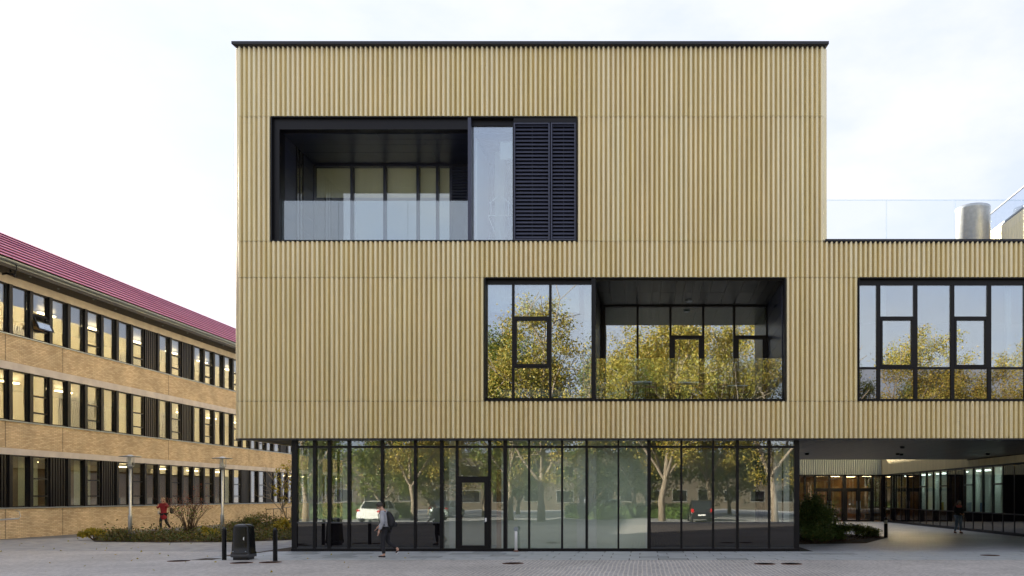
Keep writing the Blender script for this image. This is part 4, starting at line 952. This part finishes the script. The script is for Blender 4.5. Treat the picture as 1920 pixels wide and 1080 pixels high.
# bare autumn bush
Yb_ = 35.6; ot = Vector((X(355, Yb_), Yb_, 0)); tb = empty('bare_bush', ot); tag(tb, 'many-stemmed nearly bare bush with a few red leaves in the left bed', 'bush')
mb = MB(); tips = []
for q in range(34):
    a = rng.uniform(0, 2*math.pi); ln = rng.uniform(.35, 1.15); hgt = rng.uniform(1.3, 2.45) * (1.05 - .28*ln)
    e = Vector((math.cos(a)*ln, math.sin(a)*ln*.7, hgt)); m_ = e*.5 + Vector((rng.normal()*.06 - e.x*.12, rng.normal()*.06, .12))
    mb.ring([(rng.normal()*.08, rng.normal()*.08, -.03), tuple(m_), tuple(e)], [.017, .011, .004], 5)
    for z_ in range(4):
        t_ = rng.uniform(.45, .95); b0 = m_.lerp(e, t_) if t_ > .5 else m_; b1 = b0 + Vector((rng.normal()*.16, rng.normal()*.14, rng.uniform(.1, .38)))
        mb.ring([tuple(b0), tuple(b1)], [.006, .003], 4); tips.append(b1); tips.append(b0.lerp(b1, .6))
link('stem', mb.mesh('stem'), M['twig'], tb)
tp = np.array([tuple(t_) for t_ in tips]); tp = tp[tp[:, 2] > 1.0]; tp = np.repeat(tp, 2, 0) + rng.normal(size=(len(tp)*2, 3))*.05
link('leaves', leaf_mesh('leaves', tp[rng.random(len(tp)) < .75], .065), M['leaf_red'], tb)
gb_ = np.array([tuple(t_) for t_ in tips]); gb_ = gb_[gb_[:, 2] < 1.3]
if len(gb_): link('green_leaves', leaf_mesh('green_leaves', np.repeat(gb_, 5, 0) + rng.normal(size=(len(gb_)*5, 3))*.09, .07), M['leaf_bright'], tb)
def tree(name, label, c, h, crown_r, base, n, size, m, cat='tree', group=None, seed=1, tr=.16, mesh=None):
    t = empty(name, c); tag(t, label, cat, group)
    if mesh: link('trunk', mesh[0], None, t); link('crown', mesh[1], None, t); return t, mesh
    rg_ = np.random.default_rng(seed); mb = MB(); tips = []
    def grow(p, d, L, r, lev):
        q = p + d * L * .5 + Vector(rg_.normal(size=3)) * L * .04; e = q + (d + Vector(rg_.normal(size=3)) * .12).normalized() * L * .5
        mb.ring([tuple(p), tuple(q), tuple(e)], [r, r*.82, r*.62], 7 if lev < 2 else 5, True, False)
        if lev >= 3 or L < .35: tips.append(e); tips.append(q); return
        for _ in range(4 if lev == 0 else 3):
            ax = Vector(rg_.normal(size=3)); nd_ = (d * .62 + ax.normalized() * .72 + Vector((0, 0, .22))).normalized()
            grow(e if rg_.random() < .6 else q.lerp(e, rg_.random()), nd_, L * rg_.uniform(.58, .78), r * .58, lev + 1)
        if lev > 0: tips.append(e)
    top = Vector((rg_.normal()*.15, rg_.normal()*.15, base))
    mb.ring([(0, 0, -.1), (.02, 0, base*.5), tuple(top)], [tr*1.25, tr, tr*.85], 9)
    for k in range(4):
        a = 2*math.pi*k/4 + rg_.random(); grow(top + Vector((0, 0, -.1*k)), Vector((math.cos(a)*.6, math.sin(a)*.6, .9)).normalized(), (h-base)*.36, tr*.55, 1)
    grow(top, Vector((0, 0, 1)), (h-base)*.42, tr*.8, 0)
    tp = np.array([tuple(x) for x in tips]); 
    cz = (base + h)/2 - (h-base)*.03; sc_ = np.array([crown_r, crown_r, (h-base)*.56])
    rel = (tp - np.array([0, 0, cz])) / sc_; nr_ = np.linalg.norm(rel, axis=1); f = np.where(nr_ > 1, 1/np.maximum(nr_, 1e-6), 1); tp = rel*f[:, None]*sc_ + np.array([0, 0, cz])
    extra = []
    while len(extra) < 120:
        p = rg_.normal(size=3); p /= np.linalg.norm(p); p *= rg_.uniform(.55, 1.0); extra.append(p*sc_ + np.array([0, 0, cz]))
    cc = np.concatenate([tp, np.array(extra)]); wts = rg_.random(len(cc))**1.5; wts /= wts.sum()
    idx = rg_.choice(len(cc), n, p=wts); lp = cc[idx] + rg_.normal(size=(n, 3)) * crown_r * .085
    tm, lm = mb.mesh('trunk'), leaf_mesh('crown', lp, size); tm.materials.append(M['bark']); lm.materials.append(M[m])
    link('trunk', tm, None, t); link('crown', lm, None, t); return t, (tm, lm)
tree('sapling', 'young staked tree with yellow leaves beside the left glass corner', (X(538, 38), 38, 0), 3.5, .55, 1.3, 420, .12, 'leaf_yellow', 'tree', None, 5, .035)
# ------------------------------------------------------------------ the street behind the camera (mirrored in the glass)
kinds = {}
spots = [(-25, -5.5, 0), (-17.5, -7, 1), (-10, -6, 0), (-7.5, -4.6, 2), (1.2, -4.8, 1), (9.6, -5.6, 2), (15, -9, 0), (21, -6, 1), (30, -9, 2), (-32, -8, 2), (-1, -14, 0), (5.5, -15, 1), (-14, -16, 2), (25, -17, 0), (36, -15, 1)]
desc = ['green street tree', 'golden street tree', 'tall autumn street tree']
for j, (tx, ty, kd) in enumerate(spots):
    side = 'far' if ty < -12 else 'near'
    rank = sorted(p[0] for p in spots if (p[1] < -12) == (ty < -12)).index(tx)
    lab = f'{desc[kd]}, {["first","second","third","fourth","fifth","sixth","seventh","eighth","ninth","tenth","eleventh"][rank]} from the left of the {side} row in the reflection'
    hh_, cr, bs, nn_, sz, mm = [(13.5, 3.8, 2.7, 34000, .16, 'leaf_green'), (15.5, 4.3, 2.7, 38000, .16, 'leaf_autumn'), (14.5, 4.0, 2.8, 26000, .15, 'leaf_autumn')][kd]
    t, ms = tree('street_tree', lab, (tx, ty, 0), hh_, cr, bs, nn_, sz, mm, 'tree', 'street trees mirrored in the windows', 20 + kd, .19, kinds.get(kd))
    kinds[kd] = ms; t.rotation_euler.z = j * 1.3; s_ = (.96 + .05 * ((j * 7) % 6)) * (.92 if tx > 12 else 1); t.scale = (s_, s_, s_)
def hedge(c, L, label):
    pts = np.stack([rng.uniform(-L/2, L/2, 6000), rng.uniform(-.5, .5, 6000), rng.uniform(.05, 1.25, 6000)], 1)
    t = empty('clipped_hedge', c); tag(t, label, 'hedge', 'hedges along the car park')
    link('foliage', leaf_mesh('foliage', pts, .16), M['leaf_ever'], t)
    link('stem', MB().box(-L/2+.1, L/2-.1, -.35, .35, -.02, 1.0).mesh('stem'), M['leaf_ever'], t)
for hx, lab in ((-24, 'clipped hedge left of the white car, mirrored in the glass'), (-1, 'clipped hedge behind the street trees in the middle, mirrored in the glass'), (24, 'clipped hedge right of the dark car, mirrored in the glass')): hedge((hx, -11.5, 0), 11, lab)
def far_house(x0_, x1_, y, h, label, m, nw):
    t = empty('far_building', ((x0_+x1_)/2, y, 0)); tag(t, label, 'building', 'buildings across the street')
    MB().box(x0_, x1_, y-9, y, -.1, h).build('wall', M[m], t); MB().box(x0_-.3, x1_+.3, y-9.3, y+.3, h, h+.4).build('roof', M['fascia'], t)
    st_ = (x1_-x0_)/nw
    for fl in range(int(h//3.3)):
        for q in range(nw):
            a = x0_ + st_*q + st_*.2; z_ = 1 + fl*3.3
            f_ = frame_rect(MB(), a, a+st_*.6, z_, z_+1.6, y-.02, y+.05, .08).build('window', M['grey_floor'], t); MB().box(a+.08, a+st_*.6-.08, y, y+.02, z_+.08, z_+1.52).build('pane', M['black_glass'], f_)
far_house(-46, -8.5, -52, 7.2, 'low brown brick building across the street, left half of the reflection', 'far_brick', 9)
far_house(-8, 46, -56, 7.4, 'long brown brick building across the street, right half of the reflection', 'far_brick', 15)
for j in range(13):
    t, _ = tree('broad_tree', f'dense low-crowned green tree, {["first","second","third","fourth","fifth","sixth","seventh","eighth","ninth","tenth","eleventh","twelfth","thirteenth"][j]} from the left in the belt mirrored behind the cars', (-43 + j*7.2 + (j % 3)*.8, -25 - (j*5 % 7), 0), 9.5, 4.6, 1.3, 13000, .26, 'leaf_green', 'tree', 'belt of green trees mirrored in the ground-floor glass', 31, .2, kinds.get('b'))
    kinds['b'] = _; t.rotation_euler.z = j*2.1; s_ = .9 + .06*((j*5) % 5); t.scale = (s_, s_, s_)
# cars
def car(label, c, rz, m, L=4.5, H=1.45, estate=False):
    t = empty('parked_car', c, rz); tag(t, label, 'car', 'cars parked across the street'); W = .88; h2 = L/2
    prof = [(-h2, .32, .72), (-h2+.08, .22, .92), (-h2+.9, .2, .98), (-.3, .2, .96), (h2-1.2, .2, .9), (h2-.25, .2, .74), (h2, .32, .56)]
    mb = MB(); vs = []
    for (x_, zb_, zt_) in prof:
        tap = .93 if abs(x_) > h2-.1 else 1
        for (yy_, zz_) in ((-W*.94, zb_), (-W, (zb_+zt_)/2), (-W*.93, zt_-.05), (-W*.80, zt_), (W*.80, zt_), (W*.93, zt_-.05), (W, (zb_+zt_)/2), (W*.94, zb_)): vs.append((x_, yy_*tap, zz_))
    n = 8; fs = [(i*n+k, (i+1)*n+k, (i+1)*n+(k+1) % n, i*n+(k+1) % n) for i in range(len(prof)-1) for k in range(n)] + [tuple(range(n)), tuple(reversed(range((len(prof)-1)*n, len(prof)*n)))]
    mb.add(vs, fs, True); body = link('body', mb.mesh('body'), M[m], t); bv = body.modifiers.new('b', 'BEVEL'); bv.width = .03; bv.segments = 2
    xr = -h2+.12 if estate else -h2+.55
    cab = [(xr, .93, .70), (xr+(.25 if estate else .75), H-.04, .60), (-.1, H, .62), (.55, H-.05, .60), (h2-1.05, .90, .72)]
    mb = MB(); vs = []
    for x_, z_, w_ in cab: vs += [(x_, -w_, z_), (x_, w_, z_)]
    fs = [(2*i, 2*i+1, 2*i+3, 2*i+2) for i in range(4)] + [tuple(2*i for i in range(5)), tuple(2*i+1 for i in reversed(range(5))), (8, 9, 1, 0)]
    mb.add(vs, fs); link('windows', mb.mesh('windows'), M['car_glass'], t)
    rf_ = MB(); (xa, za, wa), (xb, zb_, wb_), (xc_, zc_, wc_) = cab[1], cab[2], cab[3]
    rf_.add([(xa-.04, -wa-.02, za), (xa-.04, wa+.02, za), (xb, -wb_-.02, zb_+.03), (xb, wb_+.02, zb_+.03), (xc_+.05, -wc_-.02, zc_), (xc_+.05, wc_+.02, zc_)], [(0,1,3,2), (2,3,5,4)], True)
    for sy in (-1, 1):
        for (p0, p1) in ((cab[0], cab[1]), (cab[3], cab[4])): rf_.bar((p0[0], sy*p0[2], p0[1]), (p1[0], sy*p1[2], p1[1]), .07)
        rf_.bar((-.15, sy*.70, .95), (-.1, sy*.62, H), .06)
    link('roof', rf_.mesh('roof'), M[m], t)
    for sx in (-h2+.85, h2-.85):
        for sy in (-1, 1):
            wh = link('wheel', MB().ring([(sx, sy*(W-.22), .31), (sx, sy*(W+.01), .31)], [.31, .31], 20).mesh('wheel'), M['tyre'], t)
            link('rim', MB().ring([(sx, sy*(W-.2), .31), (sx, sy*(W+.02), .31)], [.2, .2], 14).mesh('rim'), M['rim'], wh)
    for sy in (-1, 1):
        link('tail_light', MB().box(-h2-.012, -h2+.10, sy*.70-.11, sy*.70+.11, .74, .86 if not estate else .98).mesh('tail_light'), M['tail_red'], t)
        link('headlight', MB().box(h2-.14, h2+.005, sy*.62-.16, sy*.62+.16, .55, .68).mesh('headlight'), M['rim'], t)
    link('number_plate', MB().box(-h2-.015, -h2+.02, -.26, .26, .50, .61).mesh('number_plate'), M['plate'], t)
    link('rear_bumper', MB().box(-h2-.02, -h2+.1, -.8, .8, .26, .44).mesh('rear_bumper'), M[m], t)
# rear ends point to the glass facade (+Y)
car('white saloon car with red tail lights, mirrored in the left glazing', (-19.9, -6.2, 0), R(-90), 'car_white')
car('grey car half behind a hedge, mirrored in the left glazing', (-16.6, -13.6, 0), R(-84), 'car_grey', 4.2)
car('dark estate car, mirrored in the right glazing', (4.0, -5.4, 0), R(-90), 'car_dark', 4.6, 1.5, True)
car('pale grey small car farther off, mirrored in the middle glazing', (-3.2, -18, 0), R(-100), 'car_grey', 3.9, 1.5, True)
car('dark car at the far left of the reflection', (-27.5, -7, 0), R(-92), 'car_dark', 4.4)

# ------------------------------------------------------------------ people
def skin(name, verts, edges, m, parent, sub=2, loc=(0, 0, 0)):
    me = bpy.data.meshes.new(name); me.from_pydata([v[0] for v in verts], edges, []); me.update()
    o = link(name, me, m, parent, loc); mod = o.modifiers.new('skin', 'SKIN'); mod.use_smooth_shade = True
    for i, v in enumerate(verts):
        d = me.skin_vertices[0].data[i]; r_ = v[1]; d.radius = r_ if isinstance(r_, tuple) else (r_, r_); d.use_root = (i == 0)
    s_ = o.modifiers.new('sub', 'SUBSURF'); s_.levels = sub; s_.render_levels = sub; return o
def ellipsoid(name, c, r, m, parent, cut=None, n=14):
    mb = MB(); vs = []; fs = []
    for i in range(n+1):
        th = math.pi*i/n
        for k in range(n): ph = 2*math.pi*k/n; vs.append((c[0]+r[0]*math.sin(th)*math.cos(ph), c[1]+r[1]*math.sin(th)*math.sin(ph), c[2]+r[2]*math.cos(th)))
    for i in range(n):
        for k in range(n): fs.append((i*n+k, (i+1)*n+k, (i+1)*n+(k+1) % n, i*n+(k+1) % n))
    if cut: fs = [f for f in fs if not cut(sum((Vector(vs[i]) for i in f), Vector()) / 4)]
    mb.add(vs, fs, True); return link(name, mb.mesh(name), m, parent)
# joints: facing -Y; right/left from the person's own view ('r' is at -X)
def person(label, loc, rz, J, outfit, scale=1.0, hair='hair_brown', long_hair=False):
    t = empty('person', loc, rz); t.scale = (scale,)*3; tag(t, label, 'person')
    V = []; E = []
    def add(p, r_, par=None):
        V.append((tuple(p), r_)); i = len(V)-1
        if par is not None: E.append((par, i))
        return i
    v = lambda k: Vector(J[k])
    pel = add(v('pelvis'), (.13, .10)); wa = add(v('waist'), (.12, .09), pel); chs = add(v('chest'), (.145, .10), wa); nb_ = add(v('neck'), (.06, .06), chs)
    hd = v('head'); hn = (hd - v('neck')).normalized()
    jaw = add(hd - hn*.07 + Vector(J.get('face', (0, -1, 0)))*.015, (.062, .068), nb_); mid = add(hd + hn*.02, (.073, .085), jaw); tp_ = add(hd + hn*.085, (.055, .065), mid)
    for s_ in ('r', 'l'):
        sh = add(v('sh_'+s_), .058, chs); el = add(v('el_'+s_), .042, sh); wr = add(v('wr_'+s_), .028, el)
        dr_ = Vector(J.get('hand_'+s_, v('wr_'+s_) - v('el_'+s_))).normalized(); pm = add(v('wr_'+s_) + dr_*.06, (.036, .018), wr)
        side = dr_.cross(Vector(J.get('face', (0, -1, 0)))); side = side.normalized() if side.length > .1 else Vector((1, 0, 0))
        for k, (of, ln) in enumerate(((-.028, .062), (-.010, .075), (.010, .070), (.028, .055))):
            b0 = v('wr_'+s_) + dr_*.085 + side*of; f1 = add(b0 + dr_*ln*.4, .0085, pm); add(b0 + dr_*ln + Vector(J.get('face', (0,-1,0)))*.02, .0075, f1)
        th = add(v('wr_'+s_) + dr_*.05 + side*(.05 if s_ == 'r' else -.05), .009, pm); add(v('wr_'+s_) + dr_*.09 + side*(.062 if s_ == 'r' else -.062), .008, th)
        hp_ = add(v('hip_'+s_), .085, pel); kn = add(v('kn_'+s_), .055, hp_); an = add(v('an_'+s_), .038, kn); add(v('toe_'+s_), .03, an)
    skin('body', V, E, M['skin'], t)
    fc = Vector(J.get('face', (0, -1, 0))).normalized(); sdv = hn.cross(fc).normalized()
    for sg in (-1, 1):
        ellipsoid('eye', hd + fc*.083 + sdv*sg*.03 + hn*.02, (.011,)*3, M['hair_dark'], t, n=8); ellipsoid('ear', hd + sdv*sg*.076 + hn*.005, (.014, .016, .03), M['skin'], t, n=8)
    ellipsoid('nose', hd + fc*.098 - hn*.005, (.014, .016, .02), M['skin'], t, n=8); ellipsoid('mouth', hd + fc*.082 - hn*.048, (.022, .01, .008), M['tail_red'] if False else M['brown_leather'], t, n=8)
    hc = hd + hn*.035 - fc*.012
    ellipsoid('hair', hc, (.094, .108, .105), M[hair], t, cut=lambda p: (p - hc).dot(fc) > .035 and (p - hc).dot(hn) < .055 or (p - hc).dot(hn) < -.06)
    if long_hair:
        hb = hd - fc*.07; skin('long_hair', [(tuple(hb + hn*.05), .07), (tuple(hb - hn*.08 - fc*.02), (.085, .05)), (tuple(hb - hn*.20 - fc*.015 + sdv*J.get('hair_sway', 0)), (.075, .035))], [(0, 1), (1, 2)], M[hair], t)
    # clothes
    j = outfit; lo = v('pelvis') + Vector((0, 0, -j.get('hem', .06)))
    cv = [(tuple(lo), j.get('hemr', (.17, .135))), (tuple(v('pelvis') + Vector((0, 0, .05))), (.162, .128)), (tuple(v('waist')), (.155, .122)), (tuple(v('chest')), (.178, .132)), (tuple(v('chest').lerp(v('neck'), .72)), (.10, .09))]
    ce = [(0, 1), (1, 2), (2, 3), (3, 4)]
    for s_ in ('r', 'l'):
        b_ = len(cv); cv += [(tuple(v('sh_'+s_)), .077), (tuple(v('el_'+s_)), .062), (tuple(v('wr_'+s_).lerp(v('el_'+s_), .08)), .048)]; ce += [(3, b_), (b_, b_+1), (b_+1, b_+2)]
    skin('jacket', cv, ce, M[j['top']], t)
    pv = [(tuple(v('pelvis') + Vector((0, 0, .03))), (.148, .115))]; pe = []
    for s_ in ('r', 'l'):
        b_ = len(pv); sh_ = j.get('leg', 1.0); a_ = v('kn_'+s_).lerp(v('an_'+s_), .93*sh_)
        pv += [(tuple(v('hip_'+s_)), .097), (tuple(v('kn_'+s_)), .07), (tuple(a_), .05)]; pe += [(0, b_), (b_, b_+1), (b_+1, b_+2)]
    skin('trousers', pv, pe, M[j['legs']], t)
    for s_ in ('r', 'l'):
        a_, b_ = v('an_'+s_), v('toe_'+s_); dn = (b_ - a_); heel = a_ + Vector((0, 0, -.035)) - Vector((dn.x, dn.y, 0)) * .25
        skin('shoe', [(tuple(heel), (.042, .04)), (tuple(a_.lerp(b_, .45) + Vector((0, 0, -.012))), (.046, .042)), (tuple(b_), (.044, .030))], [(0, 1), (1, 2)], M[j['shoes']], t)
        mb = MB(); mb.bar(tuple(heel + Vector((0, 0, -.036))), tuple(b_ + Vector((0, 0, -.022))), .085, ht=.018); link('sole', mb.mesh('sole'), M[j.get('sole', 'white_paint')], t)
    return t
# man in grey hoodie, mid-stride to the left
Ym = 23.75; man_loc = (X(722, Ym), Ym, .006)
J1 = dict(pelvis=(0, .02, .90), waist=(0, 0, 1.05), chest=(0, -.03, 1.26), neck=(0, -.07, 1.42), head=(0, -.145, 1.525), face=(0, -.9, -.42),
          sh_r=(-.18, -.03, 1.35), el_r=(-.23, -.08, 1.08), wr_r=(-.2, -.26, .93), sh_l=(.18, -.03, 1.35), el_l=(.235, .0, 1.07), wr_l=(.225, -.10, .83), hand_r=(.0, -.5, -.6), hand_l=(0, -.2, -1),
          hip_r=(-.09, .02, .86), kn_r=(-.09, .06, .47), an_r=(-.09, .36, .26), toe_r=(-.09, .30, .13), hip_l=(.09, .02, .86), kn_l=(.09, -.045, .48), an_l=(.09, .0, .085), toe_l=(.09, -.17, .040))
person('person in a grey hoodie and black trousers striding left past the glazing', man_loc, R(-90), J1, dict(top='hoodie', legs='black_cloth', shoes='black_cloth', leg=.98), 1.0, 'hair_dark')
# hood and backpack
bp_ = empty('backpack', (man_loc[0], Ym, 0), R(-90)); tag(bp_, 'black backpack on the back of the person in the grey hoodie', 'backpack')
o_ = skin('bag_body', [((0, .20, .90), (.14, .10)), ((0, .20, 1.08), (.16, .125)), ((0, .13, 1.30), (.13, .09)), ((0, .08, 1.40), (.07, .05))], [(0, 1), (1, 2), (2, 3)], M['black_cloth'], bp_)
for sx in (-.115, .115): skin('strap', [((sx, .06, 1.38), (.022, .012)), ((sx, -.06, 1.415), (.022, .012)), ((sx, -.165, 1.30), (.022, .012)), ((sx*1.2, -.13, 1.10), (.02, .012)), ((sx*1.4, .06, .98), (.018, .01))], [(0, 1), (1, 2), (2, 3), (3, 4)], M['black_cloth'], bp_, 1)
skin('pocket', [((0, .31, .93), (.10, .04)), ((0, .32, 1.08), (.10, .045))], [(0, 1)], M['black_cloth'], bp_)
# woman in red coat
Yw = 41.4; lw = (X(307, Yw), Yw, 0)
J2 = dict(pelvis=(0, 0, .93), waist=(0, 0, 1.08), chest=(0, -.01, 1.30), neck=(0, -.02, 1.47), head=(-.02, -.045, 1.60), face=(-.25, -1, -.05),
          sh_r=(-.17, 0, 1.40), el_r=(-.25, -.12, 1.20), wr_r=(-.12, -.27, 1.30), sh_l=(.17, 0, 1.40), el_l=(.29, -.06, 1.22), wr_l=(.13, -.10, 1.52), hand_l=(-.2, -.1, 1), hand_r=(.3, 0, .6),
          hip_r=(-.09, 0, .89), kn_r=(-.085, -.12, .50), an_r=(-.08, -.06, .09), toe_r=(-.09, -.23, .045), hip_l=(.09, 0, .89), kn_l=(.11, .04, .50), an_l=(.13, .30, .17), toe_l=(.13, .20, .06))
person('person in a long dark red coat walking on the path, hand raised to the ear', lw, R(-12), J2, dict(top='red_cloth', legs='black_cloth', shoes='brown_leather', hem=.34, hemr=(.22, .17)), 1.02, 'hair_blond', True)
sbg = empty('shoulder_bag', lw); tag(sbg, 'dark bag carried behind the person in the red coat', 'bag')
skin('bag_body', [((.32, .16, .92), (.12, .08)), ((.33, .16, 1.08), (.14, .10)), ((.28, .14, 1.26), (.08, .06))], [(0, 1), (1, 2)], M['black_cloth'], sbg)
skin('strap', [((.26, .13, 1.28), .015), ((.16, .03, 1.50), .015), ((.05, -.12, 1.40), .015)], [(0, 1), (1, 2)], M['black_cloth'], sbg, 1)
wbg = empty('white_bag', lw); tag(wbg, 'white cloth bag at the side of the person in the red coat', 'bag')
skin('bag_body', [((-.27, .02, .88), (.07, .05)), ((-.28, .02, 1.00), (.075, .05)), ((-.26, 0, 1.12), (.04, .03))], [(0, 1), (1, 2)], M['white_cloth'], wbg); skin('handle', [((-.26, 0, 1.12), .012), ((-.22, -.05, 1.25), .012)], [(0, 1)], M['white_cloth'], wbg, 1)
# woman in black and coral jacket
Yq = 39.4; lq = (X(1797, Yq), Yq, .0)
J3 = dict(pelvis=(0, 0, .88), waist=(0, 0, 1.02), chest=(.01, -.01, 1.22), neck=(.015, -.03, 1.38), head=(.03, -.06, 1.50), face=(.35, -.9, -.25), hair_sway=-.08,
          sh_r=(-.17, 0, 1.32), el_r=(-.23, -.05, 1.07), wr_r=(.0, -.22, .98), sh_l=(.18, 0, 1.32), el_l=(.22, -.06, 1.07), wr_l=(.08, -.22, .97), hand_r=(.6, -.6, -.1), hand_l=(-.2, -.7, -.2),
          hip_r=(-.085, 0, .84), kn_r=(-.10, -.06, .46), an_r=(-.15, .10, .10), toe_r=(-.14, -.06, .040), hip_l=(.085, 0, .84), kn_l=(.10, -.06, .46), an_l=(.08, -.04, .085), toe_l=(.12, -.20, .040))
pw = person('person in a black and coral jacket and jeans walking in the passage', lq, R(8), J3, dict(top='black_cloth', legs='denim', shoes='brown_leather'), 1.0, 'hair_brown', True)
skin('jacket_yoke', [((.012, -.01, 1.30), (.205, .16)), ((.014, -.018, 1.37), (.16, .13)), ((-.18, 0, 1.335), .098), ((.19, 0, 1.335), .098)], [(0, 1), (0, 2), (0, 3)], M['coral_cloth'], pw)
ph = MB().obox((lq[0]+.05, lq[1]-.30, 1.0), (1, 0, 0), (0, .8, .6), (0, -.6, .8), .036, .075, .005).build('phone', M['black_plastic']); tag(ph, 'small phone in the hands of the person in the coral jacket', 'phone')
